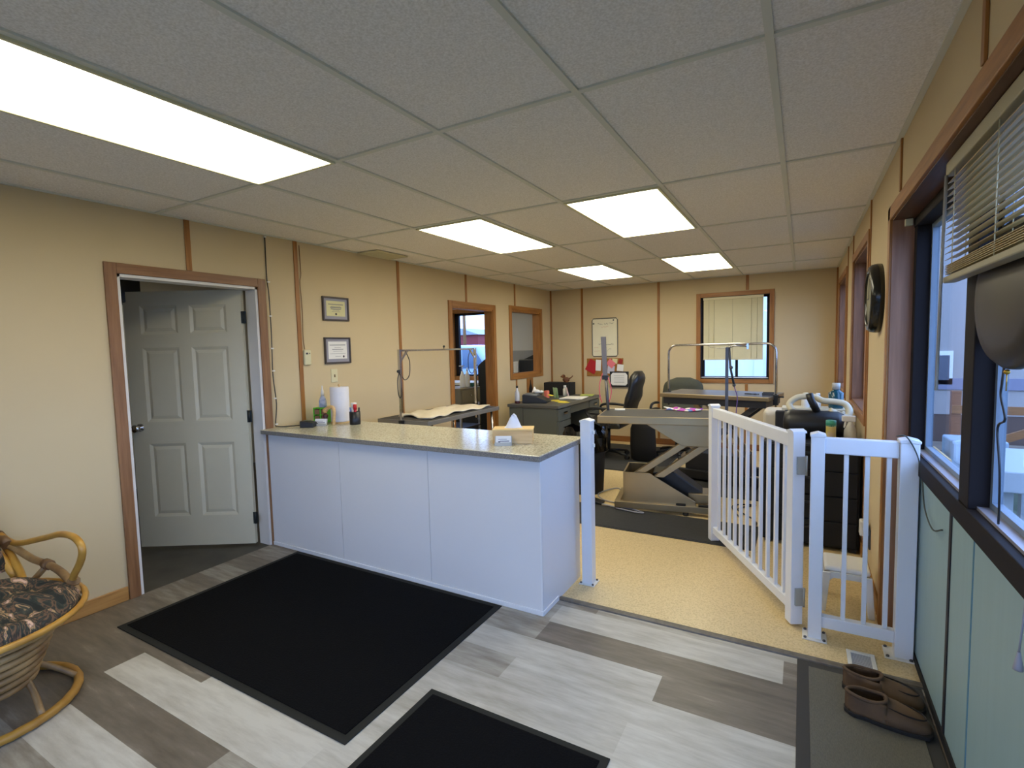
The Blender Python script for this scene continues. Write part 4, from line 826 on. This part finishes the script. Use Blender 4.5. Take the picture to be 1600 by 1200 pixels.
fm = MB(); fm.ball((-.02, 0, .04), .04, (1.3, .8, 1)).ball((-.06, 0, .09), .028, (1.1, .9, 1)).ball((-.085, 0, .085), .014, (1.4, .8, .8)).tube([(.02, 0, .05), (.06, 0, .075), (.08, 0, .1)], [.01, .005], 8).ball((-.01, .02, .012), .016, (1.6, 1, .8)).ball((-.01, -.02, .012), .016, (1.6, 1, .8)); obj('body', fm, BROWNF, fg)
obj('ear', MB().ball((-.05, .025, .1), .012, (.8, .6, 1.5)).ball((-.05, -.025, .1), .012, (.8, .6, 1.5)), mat('dark_ear', (70, 40, 24), .7), fg)
# plaque on left wall under interior window
pq = thing('wall_plaque', 'small wooden plaque with dark bottle shape under the interior window', 'plaque', (0, 4.96, .78)); obj('board', B(.0, .012, -.095, .095, 0, .225), OAKZ, pq, bevel=.002)
obj('dark_shape', MB().lathe([(.0, -.0), (.05, 0), (.055, .06), (.02, .13), (.012, .18), (.012, .19)], (0, 0, 0), seg=16, sx=.12, sy=1), BLKM, pq).location = (.018, 0, .01)
# ------------------------------------------------------------------ back wall boards
wb = thing('whiteboard', 'small framed whiteboard with faint handwriting on the back wall', 'whiteboard', (.905, YB, 1.29))
obj('panel', B(-.205, .205, -.01, 0, .008, .58), mat('whiteboard_surface', (228, 222, 196), .3), wb, bevel=.004); obj('frame', MB().tube([(-.2, -.008, .03), (-.2, -.008, .555), (-.18, -.008, .58), (.18, -.008, .58), (.2, -.008, .555), (.2, -.008, .03), (.18, -.008, .006), (-.18, -.008, .006)], .008, 8, closed=True), mat('grey_frame', (96, 92, 84), .5), wb)
def scribble(root, x0, x1, z, amp, mt, y=-.0112, n=None, r=.0018):
    n = n or int((x1-x0)/.008); pts = [(x0+(x1-x0)*k/n, y, z+random.uniform(-1, 1)*amp) for k in range(n+1)]
    return obj('handwriting', MB().tube(pts, r, 4, smooth=2), mt, root)
MK = mat('marker_ink', (70, 60, 60), .6); MR = mat('red_marker_ink', (206, 150, 130), .6)
for a_, b_, z, am, mt in ((-.11, -.03, .5, .012, MK), (-.005, .05, .5, .014, MK), (.07, .14, .5, .01, MK), (-.05, .06, .455, .01, MR), (-.1, -.02, .19, .008, MK), (.02, .14, .19, .010, MK), (-.17, -.1, .14, .005, MR), (-.02, .03, .14, .006, INKL), (.05, .1, .115, .006, INKL), (-.17, -.08, .085, .005, MR), (-.05, .05, .085, .005, INKL)): scribble(wb, a_, b_, z, am, mt)
for x, z in ((-.175, .505), (.14, .55)): obj('magnet', MB().lathe([(.011, 0), (.011, -.008)], (x, -.01, z), 'y', 12), DGREY, wb)
cb = thing('cork_board', 'wide cork pinboard below the whiteboard', 'pinboard', (.9, YB, .99)); obj('cork', B(-.29, .29, -.01, 0, 0, .275), CORK, cb, bevel=.003)
def pinned(nm, label, x, z, w_, h_, rot, mt, cat='paper', y=YB-.0125):
    return tag(obj(nm, B(x-w_/2, x+w_/2, y-.001, y, z-h_/2, z+h_/2, rot=(0, rot, 0)), mt), label, cat)
pinned('red_envelope', 'red envelope pinned slantwise at left of the cork board', .70, 1.14, .17, .19, .5, RED, 'envelope')
pinned('pinned_note', 'white note pinned beside the red envelope', .80, 1.16, .085, .17, .05, PAPER, y=YB-.015)
pinned('pinned_note', 'pink note pinned slantwise on the cork board', 1.0, 1.185, .12, .1, .7, PINK, y=YB-.015)
pinned('pinned_note', 'cream note behind the pink note on the cork board', 1.06, 1.22, .08, .07, .1, CREAM)
pinned('pinned_note', 'lilac grey note below the pink note', 1.0, 1.09, .11, .12, .1, mat('lilac_paper', (196, 192, 206), .8))
pinned('pinned_note', 'white note at right end of the cork board', 1.145, 1.12, .1, .1, .1, PAPER)
pinned('pinned_ribbon', 'small dark red rosette in the right corner of the cork board', 1.15, 1.215, .06, .07, .4, mat('dark_red', (150, 40, 26), .7), 'ribbon')
ct2 = thing('certificate_plaque', 'white certificate with black corners on black backing by the chair', 'picture', (1.13, YB-.0165, .83)); obj('backing', B(-.145, .145, -.012, 0, 0, .235), BLK, ct2, bevel=.002)
obj('certificate', MB().prism([(-.1, .025), (.1, .025), (.128, .055), (.128, .18), (.1, .215), (-.1, .215), (-.128, .18), (-.128, .055)], 'y', -.014, -.012), PAPER, ct2)
for z in (.17, .145, .12, .09, .07): obj('print', B(-.08, .08, -.0146, -.014, z, z+.004), INKL, ct2)

# ------------------------------------------------------------------ bin
bn = thing('waste_bin', 'round black waste bin lined with a black bag beside white post', 'bin', (1.635, 3.03, 0))
obj('bin', MB().lathe([(.165, 0), (.175, .01), (.205, .56), (.2, .56), (.17, .02), (.02, .015)], seg=32), BLKM, bn)
m = MB(); m.grid(lambda u, v: ((.212+.018*math.sin(2*PI*u*9+v*4)*v+.01*math.sin(2*PI*u*4)-.05*max(0, v-.8)*5*0)*math.cos(2*PI*u)*(1-.12*max(0, v-.75)*4), (.212+.018*math.sin(2*PI*u*9+v*4)*v)*math.sin(2*PI*u)*(1-.12*max(0, v-.75)*4), .42+.23*v+.02*math.sin(2*PI*u*5)*v), 60, 8); obj('bin_bag', m, BAG, bn)

# ------------------------------------------------------------------ right wall things
ck = thing('wall_clock', 'round black-rimmed wall clock seen edge-on by window casing', 'clock', (XR, 1.78, 1.49))
obj('case', MB().lathe([(.19, 0), (.192, -.02), (.186, -.045), (.175, -.058), (.15, -.06), (.143, -.045), (.14, -.03), (.01, -.03)], (0, 0, .2), 'x', 40), mat('glossy_black', (14, 16, 15), .2), ck)
obj('dial', MB().lathe([(.144, -.046), (.147, -.05), (.01, -.05)], (0, 0, .2), 'x', 40), CLOCKF, ck)
obj('hand', MB().box(-.054, -.052, -.004, .004, .2, .31), BLK, ck); obj('hand', MB().box(-.054, -.052, 0, .08, .196, .204), BLK, ck)
cab = thing('drawer_cabinet', 'tall black drawer cabinet behind the railing on the right', 'cabinet', (3.58, 2.62, 0))
obj('carcass', B(-.3, .295, -.27, .29, .02, .74), BLKM, cab, bevel=.01)
for k in range(4):
    d_ = obj('drawer', B(-.285, .28, -.285, -.27, .04+k*.175, .205+k*.175), BLKM, cab, bevel=.004); obj('handle', B(-.06, .06, -.295, -.285, .15+k*.175, .165+k*.175), BLK, d_)
for x in (-.26, .26):
    for y in (-.24, .26): obj('foot', B(x-.02, x+.02, y-.02, y+.02, 0, .02), BLK, cab)
CB = .7405
dr = thing('pet_dryer', 'black cylindrical pet dryer with white hose on the black cabinet', 'dryer', (3.60, 2.62, CB))
obj('motor_body', MB().lathe([(.02, -.2), (.085, -.19), (.1, -.15), (.1, .15), (.08, .19), (.03, .2)], (0, 0, .105), 'x', 28), BLK, dr); obj('foot', MB().box(-.15, -.1, -.07, .07, 0, .04).box(.1, .15, -.07, .07, 0, .04), BLK, dr)
HS = mat('cream_hose', (206, 198, 172), .6)
obj('hose', MB().tube([(-.14, .06, .19), (-.16, .1, .24), (-.1, .12, .29), (0, .12, .295), (.06, .1, .27), (.13, .1, .265), (.2, .09, .25), (.225, .06, .2), (.2, .03, .16), (.1, .0, .21)], .023, 10, smooth=6), HS, dr)
obj('handle', MB().tube([(.02, -.02, .2), (-.02, -.02, .29), (-.03, -.01, .33)], .026, 10), BLK, dr)
tb_ = thing('hose_tray', 'cream looped plastic trays behind the black dryer', 'tray', (3.52, 2.8, CB)); obj('rim', MB().tube([(-.1, -.02, .16), (-.05, -.05, .15), (.05, -.05, .15), (.09, -.02, .17)], .012, 8, smooth=4).tube([(.1, -.03, .18), (.16, -.05, .15), (.24, -.05, .15), (.28, -.02, .18)], .012, 8, smooth=4), HS, tb_); obj('tray_box', B(-.18, .2, .0, .06, 0, .17), mat('dark_tray', (30, 30, 34), .6), tb_, bevel=.01)
def bottle(nm, label, x, y, z, r, h, mt, capm, capr=.5, neck=.8, caph=.12):
    o = thing(nm, label, 'bottle', (x, y, z)); obj('bottle', MB().lathe([(r*.95, 0), (r, h*.04), (r, h*neck), (r*capr*1.1, h*(neck+.08)), (r*capr, h*(1-caph))], seg=20), mt, o); obj('cap', MB().lathe([(r*capr*1.1, h*(1-caph)), (r*capr*1.1, h), (r*capr*.8, h*1.01)], seg=16), capm, o); return o
bottle('spray_can', 'yellow can with teal lid on the near edge of black cabinet', 3.70, 2.375, CB, .03, .17, mat('yellow_label', (206, 190, 70), .4, rgb2=(186, 170, 150), scale=18), mat('teal_lid', (60, 150, 130), .4), .95, .72, .24)
sh = thing('wire_shelf', 'narrow wooden shelf ledge carrying bottles behind the dryer', 'shelf', (3.72, 3.05, 0)); obj('shelf_board', B(-.34, .16, -.09, .1, .90, .92), HS, sh, bevel=.004)
for x in (-.3, .13): obj('leg', B(x-.015, x+.015, -.05, .06, 0, .9), DGREY, sh)
bottle('liquid_bottle', 'dark teal disinfectant bottle with clear top beside the right wall', 3.76, 3.05, .92, .052, .2, TEAL, CLEARP, .5, .62, .25)
bottle('shampoo_bottle', 'short white jug with cream cap on the ledge, leftmost', 3.55, 3.03, .92, .03, .12, WPLAS, CREAMPL, .6, .75, .2)
bottle('shampoo_bottle', 'small white bottle on the ledge between jug and teal bottle', 3.635, 3.05, .92, .022, .115, WPLAS, WPLAS, .7, .75, .2)
bottle('dark_bottle', 'thin black bottle squeezed between the two white bottles', 3.595, 3.04, .92, .014, .1, BLK, BLK, .8, .8, .1)
o = thing('spray_bottle', 'white trigger spray bottle at the right edge of black cabinet', 'bottle', (3.815, 2.43, CB)); obj('bottle', MB().lathe([(.038, 0), (.04, .01), (.036, .1), (.018, .14), (.016, .16)], seg=18), mat('cloudy_plastic', (196, 192, 178), .4), o)
obj('trigger_head', MB().box(-.05, .03, -.014, .014, .16, .2).prism([(-.035, .16), (-.02, .16), (-.03, .11), (-.04, .115)], 'y', -.006, .006), WPLAS, o, bevel=.006)
tag(obj('crumpled_cloth', MB().ball((3.83, 2.36, .76), .035, (1.2, .8, .6)).ball((3.80, 2.35, .755), .025, (1, 1, .5)), TOWEL), 'crumpled white cloth in front of the trigger spray bottle', 'cloth')
wd = thing('kennel_dryer', 'boxy white dryer with dark vent standing left of the black cabinet', 'dryer', (3.36, 3.3, 0)); obj('housing', B(-.13, .12, -.15, .15, .5, .87), mat('off_white_plastic', (216, 206, 186), .5), wd, bevel=.04, bseg=4)
obj('stand', MB().box(-.1, -.07, -.12, .12, 0, .5).box(.06, .09, -.12, .12, 0, .5), DGREY, wd); obj('vent', MB().lathe([(.02, -.151), (.07, -.155), (.075, -.15)], (.05, 0, .66), 'y', 20), mat('ring_grey', (120, 112, 98), .6), wd); obj('knob', MB().lathe([(.015, -.152), (.015, -.17)], (.03, 0, .68), 'y', 12), BLK, wd)
# stool
st = thing('step_stool', 'white plastic step stool behind the railing', 'stool', (3.745, 1.53, 0))
obj('top', MB().prism([(-.105, -.11), (.105, -.11), (.105, .11), (-.105, .11)], 'z', .215, .245), WPLAS, st, bevel=.02, bseg=3)
obj('apron', MB().prism([(-.108, .22), (-.108, .15), (-.085, .17), (-.06, .19), (.06, .19), (.085, .17), (.108, .15), (.108, .22)], 'y', -.12, -.108).prism([(-.108, .22), (-.108, .15), (-.085, .17), (-.06, .19), (.06, .19), (.085, .17), (.108, .15), (.108, .22)], 'y', .108, .12), WPLAS, st)
for sx in (-1, 1):
    for s2 in (-1, 1): obj('leg', MB().prism([(sx*.075, .22), (sx*.11, .22), (sx*.125, 0), (sx*.095, 0)], 'y', s2*.118-.012, s2*.118+.012), WPLAS, st, bevel=.004)
ou = thing('wall_outlet', 'grey wall outlet with a plugged-in white adapter above the stool', 'outlet', (XR, 1.95, .2)); obj('plate', B(-.01, 0, -.05, .05, 0, .12), DGREY, ou, bevel=.003); obj('adapter', B(-.055, -.01, -.035, .035, .07, .165), WPLAS, ou, bevel=.01)
# cords on the floor
(obj('power_cord', MB().tube([(2.05, 2.72, .012), (1.9, 2.78, .012), (1.8, 2.95, .012), (1.9, 3.2, .012), (2.0, 3.05, .012), (2.02, 2.8, .012)], .006, 6, smooth=6), GREY, g2, world=True))
(obj('power_cord', MB().tube([(1.95, 2.62, .02), (2.1, 2.58, .02), (2.2, 2.6, .02), (2.35, 2.54, .02), (2.3, 2.52, .02), (2.1, 2.56, .02)], .006, 6, smooth=6), GREY, g2, world=True))
tag(obj('extension_cord', MB().tube([(3.22, 2.0, .006), (3.15, 2.3, .02), (3.22, 2.7, .012), (3.05, 3.0, .01), (3.18, 3.2, .006), (3.0, 3.1, .006), (3.1, 2.75, .006)], .006, 6, smooth=6), BLK), 'black cord winding on the floor behind the open gate', 'cord')
tag(obj('foot_pedal', MB().prism([(-.08, 0), (.08, 0), (.08, .02), (-.08, .05)], 'y', -.05, .05), BLK, origin=(0, 0, 0), bevel=.006), 'black foot pedal at the left end of the lift table base', 'pedal').location = (1.86, 2.68, .001)
tag(obj('railing_cord', MB().tube([(3.89, 1.06, 1.03), (3.925, 1.05, 1.03), (3.965, 1.055, .95), (3.975, 1.0, .86), (3.97, .9, .76), (3.97, .75, .72), (3.975, .62, .76)], .003, 6, smooth=6), mat('olive_cord', (60, 66, 60), .6)), 'thin dark cord draped from railing end post under the window sill', 'cord')

# ------------------------------------------------------------------ side room seen through the doorway
cb2 = thing('side_cabinet', 'grey drawer cart with white bottles seen through the doorway', 'cabinet', (-.9, 4.28, 0))
obj('carcass', MB().box(-.2, .3, -.25, .25, .68, .905), mat('khaki_cabinet', (120, 112, 90), .5), cb2, bevel=.004); obj('drawer', B(.3, .31, -.22, .22, .71, .87), mat('khaki_front', (132, 124, 100), .5), cb2); obj('knob', MB().ball((.322, -.02, .80), .014), CHROME, cb2)
for y in (-.235, .235):
    obj('leg', MB().box(.27, .3, y-.012, y+.012, 0, .68), CHROME, cb2); obj('leg', MB().box(-.2, -.17, y-.012, y+.012, 0, .68), CHROME, cb2)
obj('shelf', B(-.2, .3, -.25, .25, .33, .35), DSTEEL, cb2)
def pump(label, x, y, pumped):
    o = thing('pump_bottle', label, 'bottle', (x, y, .906), group='white shampoo bottles in side room'); obj('bottle', MB().lathe([(.038, 0), (.04, .01), (.04, .15), (.018, .21), (.011, .235)], seg=20), WPLAS, o)
    obj('pump', MB().tube([(0, 0, .23), (0, 0, .31)], .006).box(-.012, .012, -.06, .03, .305, .318) if pumped else MB().lathe([(.012, .235), (.007, .28)], seg=10), WPLAS, o)
pump('white bottle with pump head on the drawer cart in the side room', -.72, 4.26, True); pump('white nozzle bottle right of the pump bottle in the side room', -.72, 4.38, False)
tag(obj('green_box', MB().box(-.76, -.68, 4.45, 4.51, .906, .96), mat('teal_green', (40, 90, 80), .6), bevel=.004), 'small dark green box beside the bottles in the side room', 'box')
sc = thing('side_counter', 'white counter under the side room window', 'counter', (-1.7, 5.4, 0)); obj('top', B(-.9, .75, -.25, .33, .86, .9), GREYWALL, sc, bevel=.004); obj('body', B(-.88, .73, -.22, .33, 0, .86), mat('black_cupboard', (30, 32, 36), .6), sc)
eq = thing('covered_equipment', 'black covered equipment with sloping top beside the side room window', 'equipment', (-.72, 5.0, 0))
obj('cover', MB().prism([(-.19, .1), (.2, .1), (.2, 1.31), (.05, 1.31), (-.07, 1.285), (-.19, 1.19)], 'y', -.06, .1), BLKM, eq, bevel=.02); obj('base', B(-.17, .18, -.05, .09, 0, .1), BLK, eq)
lg = thing('window_ledge', 'dark ledge counter beyond the interior window', 'counter', (-.45, 5.5, 0)); obj('top', B(-.42, .32, -.19, .2, 1.03, 1.055), DGREY, lg, bevel=.003); obj('body', B(-.4, .3, -.16, .2, 0, 1.03), DGREY, lg)
pt = thing('printer', 'black printer on a ledge seen through the interior window', 'printer', (-.25, 5.5, 1.056)); obj('case', B(-.14, .11, -.15, .15, 0, .215), BLK, pt, bevel=.012)
obj('lid', MB().prism([(-.1, .215), (.11, .215), (.11, .3)], 'y', -.05, .1), BLK, pt)
tag(obj('paper_box', MB().box(-.53, -.44, 5.42, 5.52, 1.056, 1.235), PAPER, bevel=.006), 'white box beside the black printer beyond the interior window', 'box')
struct('wall_partition', B(-.94, -.12, YB-.02, YB-.002, 0, 1.41), mat('grey_wainscot', (150, 150, 150), .6))
for nm_, x_, y_, sz in (('added unseen light panel brightening the side room with the outside window', -1.5, 4.0, .3), ('added unseen light panel brightening the room behind the open white door', -1.7, .9, .14)):  # unseen lamps, added to brighten the two side rooms
    L_ = thing('ceiling_light', nm_, 'ceiling light', (x_, y_, H-.008)); a, b = sz, .6
    obj('diffuser', B(-a+.012, a-.012, -b+.012, b-.012, -.002, .003), DIFF, L_)
    obj('rim', MB().box(-a, a, -b, -b+.014, -.005, .01).box(-a, a, b-.014, b, -.005, .01).box(-a, -a+.014, -b+.014, b-.014, -.005, .01).box(a-.014, a, -b+.014, b-.014, -.005, .01), LFR, L_)

# ------------------------------------------------------------------ outside
GZ = -.42
struct('ground', B(-60, 60, -60, 60, GZ-.1, GZ), mat('patchy_winter_grass', (66, 74, 52), .95, rgb2=(42, 48, 32), scale=3, bump=.5))
struct('ground', B(4.2, 30, 9, 9.9, GZ, GZ+.02), mat('bare_dirt', (128, 112, 96), .95, scale=4, rgb2=(104, 92, 80)))
nb_ = thing('neighbour_building', 'pale metal-sided building with white framed window beyond the panes', 'building', (8, 12, GZ))
sidm = mat('pale_siding', (158, 150, 146), .6, var=.06, scale=3, stretch=(14, 1, .3))
obj('wall', B(4.6, 7.2, 10, 16, GZ+.5, 5), sidm, nb_, world=True); obj('base_band', B(4.58, 7.22, 9.97, 10, GZ+.95, GZ+1.15), mat('lavender_band', (124, 122, 140), .6), nb_, world=True)
obj('skirting', B(4.62, 7.18, 10.01, 16, GZ, GZ+.5), mat('brown_skirting', (92, 72, 62), .8), nb_, world=True)
obj('window', MB().box(5.55, 5.85, 9.97, 9.99, .62, 1.22), WPLAS, nb_, world=True); obj('window_pane', MB().box(5.6, 5.8, 9.96, 9.97, .7, 1.14), mat('dark_pane', (86, 88, 100), .2), nb_, world=True)
wbld = thing('white_building', 'bright white clad building outside the back window', 'building', (2, 12, GZ))
obj('wall', B(.6, 4.4, 10.6, 16, GZ, 4.2), mat('bright_white_cladding', (232, 234, 236), .5, var=.03, scale=2, stretch=(10, 1, .3)), wbld, world=True); obj('corner_post', B(2.62, 2.8, 10.5, 10.6, GZ, 4.2), WPLAS, wbld, world=True); obj('dark_base', B(2.8, 4.4, 10.55, 10.6, GZ, .62), mat('slate_base', (120, 128, 150), .6), wbld, world=True)
bb = thing('low_shed', 'low white outbuilding with yellow stripe beyond the right pane', 'building', (10, 13, GZ)); obj('wall', B(7.6, 16, 12, 15, GZ+.9, 3.2), mat('white_cladding', (170, 176, 184), .6), bb, world=True); obj('stripe', B(7.58, 16, 11.98, 12, GZ+.6, GZ+.9), mat('ochre_stripe', (150, 138, 84), .7), bb, world=True); obj('base', B(7.6, 16, 12, 15, GZ, GZ+.6), mat('grey_blue_base', (90, 96, 110), .7), bb, world=True)
fn = thing('rail_fence', 'weathered brown cross-braced rail fence outside the window', 'fence', (6.5, 7.2, GZ)); m = MB()
for k in range(5): obj('fence_post', B(5.3+k*1.2, 5.4+k*1.2, 7.2, 7.3, GZ, GZ+1.15), FRX, fn, world=True)
for z in (.2, .85): obj('rail', B(5.3, 10.2, 7.17, 7.2, GZ+z, GZ+z+.11), BASEX, fn, world=True)
for k in range(4): obj('brace', MB().prism([(5.35+k*1.2, GZ+.25), (5.35+k*1.2, GZ+.36), (6.5+k*1.2, GZ+.9), (6.5+k*1.2, GZ+.79)], 'y', 7.13, 7.17), BASEX, fn, world=True)
OUTW = mat('weathered_white_paint', (160, 166, 172), .6)
bh = thing('garden_bench', 'white painted bench standing on the grass outside the right pane', 'bench', (5.0, 3.9, GZ)); obj('seat', B(4.8, 5.25, 3.2, 4.25, .32, .48), OUTW, bh, world=True, bevel=.01)
for y in (3.35, 4.05):
    for x in (4.85, 5.15): obj('leg', B(x, x+.06, y, y+.08, GZ, .32), OUTW, bh, world=True)
pb = thing('planter_box', 'raw plywood planter with a white box behind it outside the window', 'planter', (4.95, 5.4, GZ)); obj('side_board', MB().box(4.9, 5.3, 5.2, 5.22, GZ, -.02).box(4.9, 4.92, 5.2, 6.0, GZ, .16), PINE, pb, world=True)
tag(obj('storage_tote', MB().box(5.0, 5.5, 5.7, 6.1, GZ, .3), mat('pale_blue_tote', (140, 156, 170), .5), bevel=.02), 'pale blue storage tote behind the plywood planter outside', 'tote')
# parked pickup and far red house to the north-west
tr = thing('pickup_truck', 'white pickup truck parked outside the side room window', 'truck', (-4.6, 10.6, GZ), -.1)
TW = mat('white_car_paint', (150, 168, 192), .25)
ZS = 1.2
def zz(p): return [(x, z*ZS) for x, z in p]
obj('body', MB().prism(zz([(-2.6, .45), (2.5, .45), (2.5, .98), (1.2, 1.08), (.65, 1.62), (-.8, 1.66), (-1.0, 1.1), (-2.6, 1.08)]), 'y', -.9, .9), TW, tr, bevel=.08, bseg=3)
obj('side_window', MB().prism(zz([(.15, 1.12), (.98, 1.12), (.58, 1.54), (.15, 1.56)]), 'y', -.91, -.9), mat('car_glass', (72, 92, 116), .1), tr); obj('side_window', MB().prism(zz([(-.75, 1.12), (.08, 1.12), (.08, 1.56), (-.7, 1.58)]), 'y', -.91, -.9), mat('car_glass', (72, 92, 116), .1), tr)
for x in (-1.7, 1.6):
    for s in (-1, 1): wh = obj('wheel', MB().lathe([(.2, -.12), (.37, -.12), (.38, 0), (.37, .12), (.2, .12)], (x, s*.85, .38), 'y', 24), BLKM, tr); obj('hubcap', MB().lathe([(.2, -.13), (.05, -.15)] if s < 0 else [(.2, .13), (.05, .15)], (x, s*.85, .38), 'y', 20), CHROME, wh)
rh = thing('red_barn', 'distant red building on the horizon beyond the truck', 'building', (-18.6, 32, GZ)); obj('wall', B(-1.6, 1.2, -2, 2, 0, 2.9), mat('red_boards', (130, 44, 48), .8), rh); obj('roof', MB().prism([(-1.8, 2.9), (1.4, 2.9), (-.2, 3.4)], 'y', -2.2, 2.2), mat('snowy_roof', (150, 156, 170), .8), rh)
pl_ = thing('utility_pole', 'wooden utility pole rising beyond the truck', 'pole', (-17.9, 29, GZ)); obj('pole', MB().tube([(0, 0, 0), (0, 0, 9)], .12), FRZ, pl_); obj('crossarm', B(-.9, .9, -.05, .05, 8, 8.15), FRX, pl_)
